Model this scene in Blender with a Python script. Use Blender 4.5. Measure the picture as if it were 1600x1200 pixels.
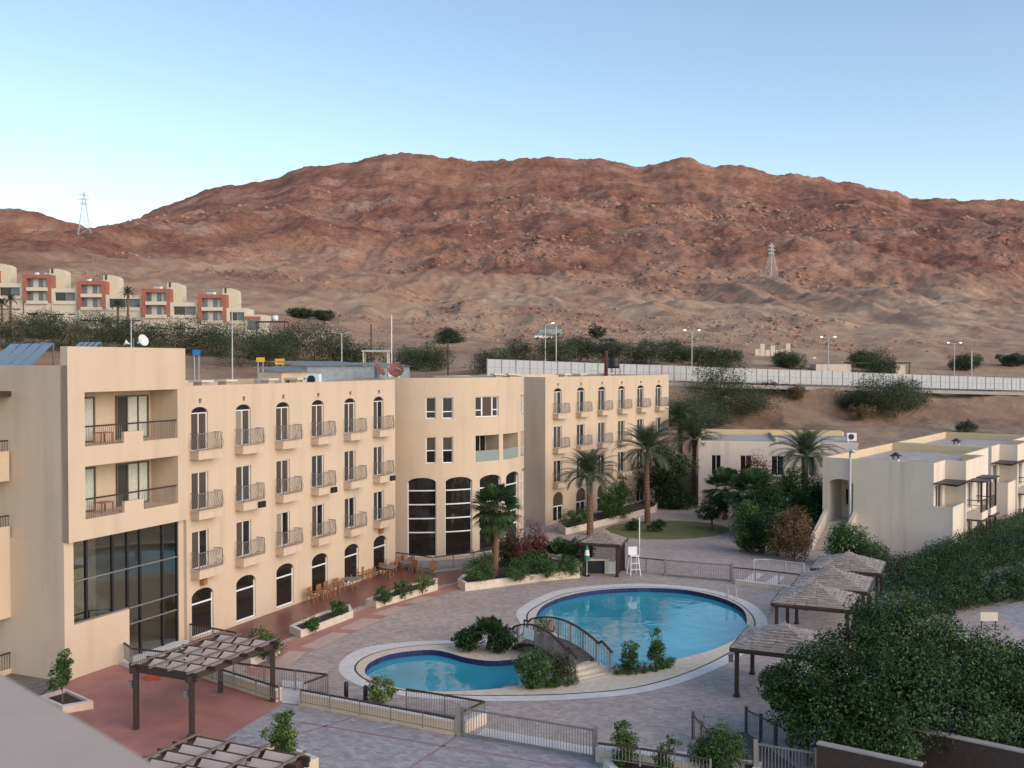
import bpy, math, random
import numpy as np
from mathutils import Vector, Matrix
R = math.radians
for o in list(bpy.data.objects): bpy.data.objects.remove(o, do_unlink=True)
scene = bpy.context.scene
COL = scene.collection
# ------------------------------------------------------------------ camera
EYE = 15.4
PITCH = math.atan(34/1600)
cd = bpy.data.cameras.new('camera'); cam = bpy.data.objects.new('camera', cd); COL.objects.link(cam)
cam.location = (0, 0, EYE); cam.rotation_euler = (math.pi/2-PITCH, 0, 0)
cd.sensor_width = 36; cd.lens = 36; cd.clip_start = .05; cd.clip_end = 20000
cd.dof.use_dof = True; cd.dof.focus_distance = 70; cd.dof.aperture_fstop = 4.0
scene.camera = cam
# ------------------------------------------------------------------ sky, sun, exposure
SUN_EL, SUN_AZ = 24.0, 128.0            # azimuth clockwise from the view direction (+Y): behind the camera, to the right
world = bpy.data.worlds.new('World'); scene.world = world; world.use_nodes = True
wn = world.node_tree; wn.nodes.clear()
sky = wn.nodes.new('ShaderNodeTexSky'); sky.sky_type = 'NISHITA'; sky.sun_disc = False
sky.sun_elevation = R(SUN_EL); sky.sun_rotation = R(SUN_AZ); sky.altitude = 0
sky.air_density = 1.0; sky.dust_density = .35; sky.ozone_density = .7
bg = wn.nodes.new('ShaderNodeBackground'); bg.inputs['Strength'].default_value = .098
wo = wn.nodes.new('ShaderNodeOutputWorld')
wn.links.new(sky.outputs[0], bg.inputs[0]); wn.links.new(bg.outputs[0], wo.inputs[0])
sd = bpy.data.lights.new('sun', 'SUN'); so = bpy.data.objects.new('sun', sd); COL.objects.link(so)
sd.energy = 1.35; sd.angle = R(60); sd.color = (1, .80, .64)
_d = Vector((math.sin(R(SUN_AZ))*math.cos(R(SUN_EL)), math.cos(R(SUN_AZ))*math.cos(R(SUN_EL)), math.sin(R(SUN_EL))))
so.rotation_euler = _d.to_track_quat('Z', 'Y').to_euler(); so.location = (30, -30, 60)
scene.view_settings.view_transform = 'Standard'; scene.view_settings.look = 'None'
scene.view_settings.exposure = 1.12; scene.view_settings.gamma = 1
scene.render.engine = 'CYCLES'
# ------------------------------------------------------------------ helpers
CP, SP = math.cos(PITCH), math.sin(PITCH)
def ray(px, py):
    u = -(py-600)/1600
    return Vector(((px-800)/1600, CP+SP*u, -SP+CP*u))
def G(px, py, z=0.0):
    d = ray(px, py); t = (z-EYE)/d.z
    return Vector((d.x*t, d.y*t, z))
def AT(px, py, Y):
    d = ray(px, py); t = Y/d.y
    return Vector((d.x*t, Y, EYE+d.z*t))
class Frame:
    """local x along a facade, local y into it, z up"""
    def __init__(s, o, phi): s.o = Vector((o[0], o[1], 0)); s.phi = phi; s.u = Vector((math.cos(phi), math.sin(phi), 0)); s.v = Vector((-math.sin(phi), math.cos(phi), 0))
    def hit(s, px, py, y=0.0):
        d = ray(px, py); o = s.o+s.v*y
        t = (o.dot(s.v))/(d.dot(s.v)); p = d*t
        return ((p-Vector((s.o.x, s.o.y, 0))).dot(s.u), p.z+EYE)
    def S(s, px, y=0.0): return s.hit(px, 566, y)[0]
    def Z(s, px, py, y=0.0): return s.hit(px, py, y)[1]
    def w(s, x, y, z=0.0): return s.o+s.u*x+s.v*y+Vector((0, 0, z))
def line_hit(p, u, px):
    d = ray(px, 566); v = Vector((-u.y, u.x, 0)); t = Vector((p.x, p.y, 0)).dot(v)/d.dot(v)
    return Vector((d.x*t, d.y*t, 0))
def new_obj(name, data, parent=None, loc=None, rz=None):
    o = bpy.data.objects.new(name, data); COL.objects.link(o)
    if parent: o.parent = parent
    if loc is not None: o.location = loc
    if rz is not None: o.rotation_euler = (0, 0, rz)
    return o
def tag(o, label=None, cat=None, group=None, kind=None):
    if label: o['label'] = label
    if cat: o['category'] = cat
    if group: o['group'] = group
    if kind: o['kind'] = kind
    return o
def thing(name, label, cat, loc=(0, 0, 0), rz=0, group=None):
    return tag(new_obj(name, None, None, loc, rz), label, cat, group)
def copy_tree(o, parent=None):
    c = o.copy(); COL.objects.link(c); c.parent = parent
    for ch in list(o.children): copy_tree(ch, c)
    return c
class MB:
    def __init__(s): s.v = []; s.f = []; s.m = []; s.mi = 0
    def quad(s, *p):
        b = len(s.v); s.v += [tuple(q) for q in p]; s.f.append(tuple(range(b, b+len(p)))); s.m.append(s.mi)
    def box(s, x0, x1, y0, y1, z0, z1, M=None):
        P = [(x, y, z) for z in (z0, z1) for y in (y0, y1) for x in (x0, x1)]
        if M: P = [tuple(M(*p)) for p in P]
        b = len(s.v); s.v += P
        for f in ((0, 2, 3, 1), (4, 5, 7, 6), (0, 1, 5, 4), (2, 6, 7, 3), (0, 4, 6, 2), (1, 3, 7, 5)):
            s.f.append(tuple(b+i for i in f)); s.m.append(s.mi)
    def bar(s, p, q, w, h=None, up=(0, 0, 1)):
        p = Vector(p); q = Vector(q); h = h or w; d = (q-p).normalized(); up = Vector(up)
        if abs(d.dot(up)) > .98: up = Vector((1, 0, 0))
        a = d.cross(up).normalized()*(w/2); c = a.cross(d).normalized()*(h/2)
        b = len(s.v)
        for e in (p, q): s.v += [tuple(e-a-c), tuple(e+a-c), tuple(e+a+c), tuple(e-a+c)]
        for f in ((0, 1, 2, 3), (7, 6, 5, 4), (0, 4, 5, 1), (1, 5, 6, 2), (2, 6, 7, 3), (3, 7, 4, 0)):
            s.f.append(tuple(b+i for i in f)); s.m.append(s.mi)
    def tube(s, pts, rads, n=8, cap=True):
        pts = [Vector(p) for p in pts]; b = len(s.v)
        for i, p in enumerate(pts):
            d = (pts[min(i+1, len(pts)-1)]-pts[max(i-1, 0)]).normalized()
            a = d.cross(Vector((0, 0, 1)) if abs(d.z) < .95 else Vector((1, 0, 0))).normalized(); c = d.cross(a)
            r = rads[i] if hasattr(rads, '__len__') else rads
            for k in range(n):
                t = 2*math.pi*k/n; s.v.append(tuple(p+a*(r*math.cos(t))+c*(r*math.sin(t))))
        for i in range(len(pts)-1):
            for k in range(n):
                k2 = (k+1) % n; s.f.append((b+i*n+k, b+i*n+k2, b+(i+1)*n+k2, b+(i+1)*n+k)); s.m.append(s.mi)
        if cap:
            s.f.append(tuple(b+k for k in range(n))[::-1]); s.m.append(s.mi)
            e = b+(len(pts)-1)*n; s.f.append(tuple(e+k for k in range(n))); s.m.append(s.mi)
    def prism(s, poly, z0, z1):
        b = len(s.v); n = len(poly)
        s.v += [(p[0], p[1], z0) for p in poly]+[(p[0], p[1], z1) for p in poly]
        s.f.append(tuple(range(b, b+n))[::-1]); s.f.append(tuple(range(b+n, b+2*n))); s.m += [s.mi]*2
        for i in range(n):
            j = (i+1) % n; s.f.append((b+i, b+j, b+n+j, b+n+i)); s.m.append(s.mi)
    def lathe(s, prof, n=16, c=(0, 0, 0)):
        b = len(s.v)
        for r, z in prof:
            for k in range(n):
                t = 2*math.pi*k/n; s.v.append((c[0]+r*math.cos(t), c[1]+r*math.sin(t), c[2]+z))
        for i in range(len(prof)-1):
            for k in range(n):
                k2 = (k+1) % n; s.f.append((b+i*n+k, b+i*n+k2, b+(i+1)*n+k2, b+(i+1)*n+k)); s.m.append(s.mi)
    def mesh(s, name, mats, smooth=False):
        me = bpy.data.meshes.new(name); me.from_pydata(s.v, [], s.f)
        for m in (mats if isinstance(mats, (list, tuple)) else [mats]): me.materials.append(m)
        if any(s.m): me.polygons.foreach_set('material_index', s.m)
        if smooth: me.polygons.foreach_set('use_smooth', [True]*len(s.f))
        me.update(); return me
    def build(s, name, mats, parent=None, smooth=False, loc=None, rz=None):
        return new_obj(name, s.mesh(name, mats, smooth), parent, loc, rz)
def np_mesh(name, V, F, mat, smooth=False):
    V = np.asarray(V, dtype=np.float32); F = np.asarray(F, dtype=np.int32); k = F.shape[1]
    me = bpy.data.meshes.new(name); me.vertices.add(len(V)); me.vertices.foreach_set('co', V.ravel())
    me.loops.add(F.size); me.loops.foreach_set('vertex_index', F.ravel())
    me.polygons.add(len(F)); me.polygons.foreach_set('loop_start', np.arange(0, F.size, k, dtype=np.int32))
    if smooth: me.polygons.foreach_set('use_smooth', np.ones(len(F), dtype=bool))
    me.materials.append(mat); me.update(calc_edges=True); return me
# ------------------------------------------------------------------ materials
def nodes(name):
    m = bpy.data.materials.new(name); m.use_nodes = True; t = m.node_tree
    return m, t, t.nodes['Principled BSDF']
def N(t, typ, **kw):
    n = t.nodes.new(typ)
    for k, v in kw.items():
        if k in n.inputs: n.inputs[k].default_value = v
        else: setattr(n, k, v)
    return n
def ramp(t, stops):
    n = t.nodes.new('ShaderNodeValToRGB'); e = n.color_ramp.elements
    while len(e) < len(stops): e.new(.5)
    for i, (p, c) in enumerate(stops): e[i].position = p; e[i].color = (*c, 1)
    return n
def mix(t, fac, a, b, mode='MIX'):
    n = t.nodes.new('ShaderNodeMix'); n.data_type = 'RGBA'; n.blend_type = mode
    for s, v in ((0, fac), (6, a), (7, b)):
        if hasattr(v, 'links') or hasattr(v, 'is_linked'): t.links.new(v, n.inputs[s])
        elif s == 0: n.inputs[0].default_value = v
        else: n.inputs[s].default_value = (*v, 1)
    return n.outputs[2]
def sc(c, k): return tuple(min(1, x*k) for x in c)
def mat(name, c, rough=.7, var=.12, scale=1.5, bump=0, bscale=30, metal=0, spec=.5, streak=0):
    m, t, b = nodes(name); co = N(t, 'ShaderNodeTexCoord')
    n1 = N(t, 'ShaderNodeTexNoise', Scale=scale, Detail=6.0, Roughness=.6); t.links.new(co.outputs['Object'], n1.inputs['Vector'])
    rp = ramp(t, [(.3, sc(c, 1-var)), (.7, sc(c, 1+var))]); t.links.new(n1.outputs[0], rp.inputs[0]); out = rp.outputs[0]
    if streak:
        mp = N(t, 'ShaderNodeMapping'); mp.inputs['Scale'].default_value = (1.1, 1.1, .09); t.links.new(co.outputs['Object'], mp.inputs[0])
        n2 = N(t, 'ShaderNodeTexNoise', Scale=1.0, Detail=5.0); t.links.new(mp.outputs[0], n2.inputs['Vector'])
        r2 = ramp(t, [(.50, (1, 1, 1)), (.74, (1-streak, 1-streak, 1-streak*1.1))]); t.links.new(n2.outputs[0], r2.inputs[0])
        out = mix(t, 1.0, out, r2.outputs[0], 'MULTIPLY')
    t.links.new(out, b.inputs['Base Color'])
    b.inputs['Roughness'].default_value = rough; b.inputs['Metallic'].default_value = metal; b.inputs['Specular IOR Level'].default_value = spec
    if bump:
        n3 = N(t, 'ShaderNodeTexNoise', Scale=bscale, Detail=4.0); t.links.new(co.outputs['Object'], n3.inputs['Vector'])
        bp = N(t, 'ShaderNodeBump', Strength=bump, Distance=.02); t.links.new(n3.outputs[0], bp.inputs['Height']); t.links.new(bp.outputs[0], b.inputs['Normal'])
    return m
def leaf_mat(name, dark, light, trans=.25):
    m, t, b = nodes(name); g = N(t, 'ShaderNodeNewGeometry')
    rp = ramp(t, [(0, dark), (.6, tuple((a+c)/2 for a, c in zip(dark, light))), (1, light)]); t.links.new(g.outputs['Random Per Island'], rp.inputs[0])
    at = N(t, 'ShaderNodeAttribute', attribute_name='tint'); ad = N(t, 'ShaderNodeMath', operation='ADD'); ad.inputs[1].default_value = 1; t.links.new(at.outputs['Fac'], ad.inputs[0])
    cb = N(t, 'ShaderNodeCombineXYZ')
    for i in range(3): t.links.new(ad.outputs[0], cb.inputs[i])
    class _O: outputs = [mix(t, 1.0, rp.outputs[0], cb.outputs[0], 'MULTIPLY')]
    rp = _O
    t.links.new(rp.outputs[0], b.inputs['Base Color']); b.inputs['Roughness'].default_value = .55; b.inputs['Specular IOR Level'].default_value = .3
    tr = N(t, 'ShaderNodeBsdfTranslucent'); t.links.new(rp.outputs[0], tr.inputs[0])
    mx = N(t, 'ShaderNodeMixShader'); mx.inputs[0].default_value = trans
    t.links.new(b.outputs[0], mx.inputs[1]); t.links.new(tr.outputs[0], mx.inputs[2]); t.links.new(mx.outputs[0], t.nodes['Material Output'].inputs[0])
    return m
def paver_mat(name, c1, c2, mortar, bw=.24, bh=.12, rot=0, red=None):
    m, t, b = nodes(name); co = N(t, 'ShaderNodeTexCoord'); mp = N(t, 'ShaderNodeMapping'); mp.inputs['Rotation'].default_value = (0, 0, rot)
    t.links.new(co.outputs['Object'], mp.inputs[0])
    br = N(t, 'ShaderNodeTexBrick', Scale=1.0); br.inputs['Brick Width'].default_value = bw; br.inputs['Row Height'].default_value = bh; br.inputs['Mortar Size'].default_value = .008
    br.inputs['Color1'].default_value = (*c1, 1); br.inputs['Color2'].default_value = (*c2, 1); br.inputs['Mortar'].default_value = (*mortar, 1); br.inputs['Bias'].default_value = 0
    t.links.new(mp.outputs[0], br.inputs['Vector']); out = br.outputs[0]
    # coarser mottling: groups of pale and dark blocks, then broad dirt
    v = N(t, 'ShaderNodeTexVoronoi', Scale=5.0); t.links.new(mp.outputs[0], v.inputs['Vector'])
    vr = ramp(t, [(0, (.82, .82, .83)), (1, (1.14, 1.13, 1.12))]); t.links.new(v.outputs['Color'], vr.inputs[0])
    out = mix(t, .8, out, vr.outputs[0], 'MULTIPLY')
    n = N(t, 'ShaderNodeTexNoise', Scale=.22, Detail=7.0, Roughness=.65); t.links.new(co.outputs['Object'], n.inputs['Vector'])
    nr = ramp(t, [(.3, (.84, .82, .81)), (.7, (1.06, 1.05, 1.03))]); t.links.new(n.outputs[0], nr.inputs[0])
    out = mix(t, 1.0, out, nr.outputs[0], 'MULTIPLY')
    t.links.new(out, b.inputs['Base Color']); b.inputs['Roughness'].default_value = .75
    bp = N(t, 'ShaderNodeBump', Strength=.35, Distance=.01); t.links.new(br.outputs['Fac'], bp.inputs['Height']); bp.invert = True; t.links.new(bp.outputs[0], b.inputs['Normal'])
    return m
def glass_dark(name, c, rough=.04):
    m, t, b = nodes(name); b.inputs['Base Color'].default_value = (*c, 1); b.inputs['Roughness'].default_value = rough; b.inputs['Specular IOR Level'].default_value = .6
    return m
M = {}
M['wall'] = mat('peach_plaster', (.57, .44, .32), .85, .05, .3, .25, 60, streak=.13)
M['wall2'] = mat('pale_plaster', (.70, .605, .50), .85, .04, .4, .25, 60, streak=.16)
M['parap'] = mat('yellow_plaster', (.62, .49, .30), .85, .06, .5)
M['roof'] = mat('roof_screed', (.42, .385, .35), .98, .2, .8, .3, 20, spec=.1)
M['white'] = mat('white_frame', (.74, .74, .74), .4, .03)
M['stone'] = mat('pale_stone', (.62, .53, .42), .8, .14, 3, .3, 25)
M['coping'] = mat('white_coping', (.62, .60, .57), .7, .10, 1.6, .2, 40)
M['brown'] = mat('brown_paint', (.045, .026, .02), .55, .25, 6)
M['wood'] = leaf_mat('weathered_boards', (.29, .235, .20), (.45, .385, .335), .0)
M['slat'] = mat('pergola_cloth', (.48, .40, .345), .9, .12, 1.2)
M['teak'] = mat('teak', (.32, .14, .06), .6, .2, 8)
M['tabletop'] = mat('table_top', (.22, .17, .14), .5, .2, 8)
M['metal'] = mat('grey_metal', (.22, .21, .20), .45, .12, 4, metal=.3)
M['pale_metal'] = mat('pale_metal', (.50, .50, .50), .4, .08, 3, metal=.2)
M['dark'] = mat('dark_metal', (.02, .018, .018), .5, .2, 5)
M['glass'] = glass_dark('window_glass', (.018, .014, .012))
M['glass_b'] = glass_dark('curtained_glass', (.085, .062, .045), .12)
M['glass_c'] = glass_dark('net_curtain_glass', (.26, .22, .17), .2)
M['glass_g'] = glass_dark('grey_glass', (.05, .05, .048), .08)
M['curtain'] = mat('curtain', (.50, .52, .45), .8, .12, 6)
M['soil'] = mat('soil', (.055, .032, .022), .95, .35, 4, .8, 12)
M['black'] = mat('black_plastic', (.012, .012, .014), .5, .1)
M['red'] = mat('red_paint', (.36, .07, .035), .6, .15)
M['brick_red'] = mat('terracotta_paint', (.33, .12, .09), .85, .1, .3)
M['cream'] = mat('cream_plaster', (.60, .53, .42), .85, .06, .3)
M['tower'] = mat('yellow_render', (.60, .54, .40), .85, .06, .3)
M['bark'] = mat('bark', (.13, .085, .055), .9, .35, 6, .8, 18)
M['palm_bark'] = mat('palm_bark', (.17, .095, .06), .9, .35, 5, .9, 14)
M['green'] = mat('green_stripe', (.03, .20, .11), .8, .1)
M['blue'] = mat('sign_blue', (.03, .16, .48), .5, .05)
M['yellow'] = mat('sign_yellow', (.75, .40, .02), .5, .05)
M['sheet'] = mat('blue_grey_sheet', (.27, .30, .32), .5, .2, 1.5, metal=.2)
M['concrete'] = mat('concrete', (.30, .28, .26), .9, .15, 1, .3, 20)
M['lf_palm'] = leaf_mat('date_palm_leaf', (.035, .06, .032), (.13, .17, .10))
M['lf_fan'] = leaf_mat('fan_palm_leaf', (.028, .062, .024), (.10, .155, .06))
M['lf_dark'] = leaf_mat('dark_leaf', (.012, .032, .012), (.05, .10, .03))
M['lf_tree'] = leaf_mat('ficus_leaf', (.014, .034, .012), (.075, .135, .035))
M['lf_bush'] = leaf_mat('bush_leaf', (.03, .07, .015), (.10, .17, .045))
M['lf_young'] = leaf_mat('young_leaf', (.05, .10, .02), (.19, .25, .07))
M['lf_acacia'] = leaf_mat('acacia_leaf', (.028, .045, .022), (.095, .115, .05))
M['lf_dry'] = leaf_mat('dry_leaf', (.10, .07, .03), (.24, .16, .07))
M['lf_red'] = leaf_mat('red_leaf', (.06, .03, .025), (.22, .05, .05))
M['lf_flower'] = leaf_mat('white_flower', (.5, .5, .48), (.75, .75, .72))
# ------------------------------------------------------------------ noise for terrain and crowns
_rng = np.random.RandomState(5); _T = _rng.rand(256, 256)
def vnoise(x, y):
    xi = np.floor(x).astype(int); yi = np.floor(y).astype(int); fx = x-xi; fy = y-yi
    fx = fx*fx*(3-2*fx); fy = fy*fy*(3-2*fy)
    a = _T[xi & 255, yi & 255]; b = _T[(xi+1) & 255, yi & 255]; c = _T[xi & 255, (yi+1) & 255]; d = _T[(xi+1) & 255, (yi+1) & 255]
    return (a*(1-fx)+b*fx)*(1-fy)+(c*(1-fx)+d*fx)*fy
def fbm(x, y, o=5, ridged=False):
    s = 0; a = 1; n = 0
    for k in range(o):
        v = vnoise(x*2**k+k*17.3, y*2**k+k*9.1)
        if ridged: v = 1-abs(2*v-1)
        s = s+a*v; n += a; a *= .5
    return s/n
# ================================================================== terrain
_cols = [-600, 0, 300, 600, 760, 1045, 1300, 1600, 2200]
_prof = [
 [(100, -.3), (118, 1), (140, 5), (160, 10), (185, 13), (225, 20), (250, 25), (280, 27), (450, 50), (800, 103), (1300, 185)],
 [(100, -.3), (118, 1), (140, 5), (160, 10), (185, 13), (225, 20), (250, 25), (280, 27), (450, 51), (800, 102), (1300, 178)],
 [(100, -.3), (118, 1), (140, 5), (160, 10), (185, 12), (225, 17.5), (250, 21.2), (280, 24), (450, 45), (800, 95), (1300, 190)],
 [(100, -.3), (118, 1), (140, 7), (155, 12), (185, 12.5), (230, 14), (280, 17), (450, 38), (800, 85), (1300, 195)],
 [(100, -.3), (120, 1), (140, 8), (150, 13.2), (156, 13.4), (170, 13.5), (230, 15), (280, 17.5), (450, 36), (800, 80), (1300, 190)],
 [(100, -.3), (114, -.3), (125, 4.6), (130, 5.3), (157, 5.8), (163, 11.8), (170, 12.3), (182, 12.6), (230, 14.5), (300, 18), (450, 33), (800, 72), (1300, 188)],
 [(100, -.3), (116, -.3), (129, 4.6), (135, 5), (172, 6), (178, 10.8), (184.7, 11.2), (198, 11.4), (250, 13), (300, 16), (450, 31), (800, 69), (1300, 182)],
 [(100, -.3), (119, -.3), (136, 4.5), (140, 5), (188, 5.5), (197, 9.2), (205.5, 9.6), (220, 9.8), (260, 11), (320, 15), (450, 28), (800, 62), (1300, 168)],
 [(100, -.3), (116, 2), (140, 4), (245, 5), (258, 6), (265, 6.2), (280, 6.4), (320, 9), (400, 15), (500, 26), (800, 58), (1300, 160)]]
_sky = [(-600, 350), (0, 372), (60, 371), (130, 366), (160, 358), (210, 352), (240, 333), (330, 300), (430, 288), (470, 267), (540, 262), (600, 247), (650, 245), (740, 253), (800, 252), (850, 247), (950, 252), (1000, 264), (1070, 250), (1110, 263), (1150, 258), (1200, 272), (1300, 283), (1400, 300), (1420, 313), (1500, 315), (1600, 318), (2200, 345)]
_YG = np.unique(np.concatenate([np.linspace(100, 320, 111), np.geomspace(320, 1900, 60), [2150, 2600, 3400]]))
_CG = np.arange(-600, 2201, 20)
def _table():
    rows = []
    for c in _cols:
        p = _prof[_cols.index(c)]; ys = [a for a, _ in p]; zs = [b for _, b in p]
        rows.append((ys, zs))
    ridge = np.interp(_CG, [a for a, _ in _sky], [EYE+(566-b)/1600*1900 for _, b in _sky])
    near = np.array([np.interp(_YG, ys, zs) for ys, zs in rows])
    T = np.zeros((len(_CG), len(_YG)))
    for j in range(len(_YG)):
        T[:, j] = np.interp(_CG, _cols, near[:, j])
    for i in range(len(_CG)):
        z13 = T[i, np.searchsorted(_YG, 1300)]; k = min(1.0, ridge[i]/300); z13 = 30+(z13-30)*k
        far = np.interp(_YG, [800, 1300, 1600, 1900, 2150, 2600, 3400], [T[i, np.searchsorted(_YG, 800)], z13, ridge[i]*.5+z13*.42, ridge[i], ridge[i]*1.06, ridge[i]*.85, ridge[i]*.4])
        T[i] = np.where(_YG >= 800, far, T[i])
    return T
_TT = _table()
def hterr(X, Y):
    X = np.asarray(X, float); Y = np.asarray(Y, float); Yc = np.clip(Y, 100, 3400)
    c = np.clip(800+1600*X/np.maximum(Y, 50), -600, 2200)
    ci = (c+600)/20; i0 = np.clip(np.floor(ci).astype(int), 0, len(_CG)-2); fi = ci-i0
    j0 = np.clip(np.searchsorted(_YG, Yc, side='right')-1, 0, len(_YG)-2); fj = (Yc-_YG[j0])/(_YG[j0+1]-_YG[j0])
    z = (_TT[i0, j0]*(1-fi)+_TT[i0+1, j0]*fi)*(1-fj)+(_TT[i0, j0+1]*(1-fi)+_TT[i0+1, j0+1]*fi)*fj
    far = np.interp(Yc, [100, 250, 400, 700, 1000, 1400, 1800, 2600], [0, 0, 5, 24, 40, 44, 15, 14])
    g = fbm(X/210+3, Y/420+7, 5, True)-.62                       # spurs and gullies running down the slope
    z = z+np.interp(Yc, [500, 800, 1200, 1600, 1850], [0, 14, 34, 30, 0])*(fbm(X/330+9, Y/900+4, 3, True)-.6)*1.6
    g2 = fbm(X/60+31, Y/75+11, 4, True)-.6
    r = fbm(X/22+13, Y/26+5, 4)-.5
    z = z+far*g*1.2+far*.30*g2+np.interp(Yc, [100, 130, 250, 450, 900, 2000], [0, .6, 1.2, 4, 10, 9])*r
    e_ = fbm(X/42+71, Y/120+3, 4, True)-.6; z = z+np.interp(Yc, [280, 380, 520, 700, 1000], [0, 7, 13, 12, 6])*e_
    k_ = np.clip((c-1000)/120, 0, 1)*np.interp(Yc, [128, 150, 195, 215], [0, 1, 1, 0]); z = z+k_*2.0*(fbm(X/9+5, Y/11+8, 4, True)-.62)
    b = fbm(X/7+1, Y/7+2, 3)-.5
    return z+np.interp(Yc, [100, 125, 200, 400, 900], [0, .35, .8, 2.2, 4.5])*b
def hz(x, y): return float(hterr(np.array([x]), np.array([y]))[0])
def terrain_mat():
    m, t, b = nodes('desert_slope'); co = N(t, 'ShaderNodeTexCoord'); O = co.outputs['Object']; g = N(t, 'ShaderNodeNewGeometry')
    n1 = N(t, 'ShaderNodeTexNoise', Scale=.006, Detail=9.0, Roughness=.62); t.links.new(O, n1.inputs['Vector'])
    base = ramp(t, [(.34, (.45, .285, .205)), (.47, (.35, .185, .128)), (.56, (.265, .128, .092)), (.68, (.44, .29, .21))]); t.links.new(n1.outputs[0], base.inputs[0])
    # strata: bands along height, bent by noise
    sx = N(t, 'ShaderNodeSeparateXYZ'); t.links.new(O, sx.inputs[0])
    st = N(t, 'ShaderNodeMapping'); st.inputs['Scale'].default_value = (.004, .004, .05); t.links.new(O, st.inputs[0])
    n2 = N(t, 'ShaderNodeTexNoise', Scale=1.0, Detail=8.0, Roughness=.65); t.links.new(st.outputs[0], n2.inputs['Vector'])
    r2 = ramp(t, [(.35, (.55, .48, .46)), (.5, (1, 1, 1)), (.66, (1.3, 1.25, 1.2))]); t.links.new(n2.outputs[0], r2.inputs[0])
    c = mix(t, .45, base.outputs[0], r2.outputs[0], 'MULTIPLY')
    # rubble: small dark and light stones
    n3 = N(t, 'ShaderNodeTexNoise', Scale=.16, Detail=10.0, Roughness=.8); t.links.new(O, n3.inputs['Vector'])
    r3 = ramp(t, [(.36, (.38, .33, .33)), (.50, (.95, .95, .95)), (.66, (1.4, 1.34, 1.28))]); t.links.new(n3.outputs[0], r3.inputs[0])
    c = mix(t, .75, c, r3.outputs[0], 'MULTIPLY')
    n6 = N(t, 'ShaderNodeTexNoise', Scale=.55, Detail=6.0, Roughness=.85); t.links.new(O, n6.inputs['Vector'])
    r6 = ramp(t, [(.38, (.5, .46, .45)), (.5, (1, 1, 1)), (.64, (1.3, 1.27, 1.22))]); t.links.new(n6.outputs[0], r6.inputs[0])
    c = mix(t, .75, c, r6.outputs[0], 'MULTIPLY')
    # pale marl low on the slope
    n4 = N(t, 'ShaderNodeTexNoise', Scale=.009, Detail=8.0, Roughness=.6); t.links.new(O, n4.inputs['Vector'])
    mr = N(t, 'ShaderNodeMapRange'); mr.inputs[1].default_value = 8; mr.inputs[2].default_value = 185; mr.inputs[3].default_value = 1; mr.inputs[4].default_value = 0; t.links.new(sx.outputs[2], mr.inputs[0])
    ad = N(t, 'ShaderNodeMath', operation='ADD'); t.links.new(mr.outputs[0], ad.inputs[0]); t.links.new(n4.outputs[0], ad.inputs[1])
    dv = N(t, 'ShaderNodeMath', operation='MULTIPLY'); dv.inputs[1].default_value = .6; t.links.new(ad.outputs[0], dv.inputs[0]); lo = ramp(t, [(.56, (0, 0, 0)), (.80, (1, 1, 1))]); t.links.new(dv.outputs[0], lo.inputs[0])
    n5 = N(t, 'ShaderNodeTexNoise', Scale=.05, Detail=9.0, Roughness=.7); t.links.new(O, n5.inputs['Vector'])
    marl = ramp(t, [(.3, (.37, .22, .15)), (.45, (.50, .32, .215)), (.58, (.58, .41, .28)), (.7, (.64, .52, .35))]); t.links.new(n5.outputs[0], marl.inputs[0])
    c = mix(t, lo.outputs[0], c, marl.outputs[0])
    t.links.new(c, b.inputs['Base Color']); b.inputs['Roughness'].default_value = .95; b.inputs['Specular IOR Level'].default_value = .1
    bp = N(t, 'ShaderNodeBump', Strength=1.0, Distance=3.0); t.links.new(n3.outputs[0], bp.inputs['Height']); t.links.new(bp.outputs[0], b.inputs['Normal'])
    return m
M['desert'] = terrain_mat()
def build_terrain():
    ra = np.concatenate([np.linspace(-3, -.62, 40)[:-1], np.linspace(-.62, .62, 640), np.linspace(.62, 3, 40)[1:]])
    Y = np.concatenate([np.linspace(100, 320, 160)[:-1], np.geomspace(320, 2700, 420), [3000, 3500, 4500]])
    A, YY = np.meshgrid(ra, Y); X = A*YY; Z = hterr(X, YY)
    V = np.stack([X, YY, Z], -1).reshape(-1, 3); w = len(ra); h = len(Y)
    i, j = np.meshgrid(np.arange(w-1), np.arange(h-1)); q = (j*w+i).ravel()
    F = np.stack([q, q+1, q+w+1, q+w], -1)
    tag(new_obj('hillside', np_mesh('hillside', V, F, M['desert'], True)), kind='structure')
build_terrain()
mb = MB(); mb.quad((-4000, -4000, -.35), (4000, -4000, -.35), (4000, 100.5, -.35), (-4000, 100.5, -.35))
tag(mb.build('ground', M['desert']), kind='structure')
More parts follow.
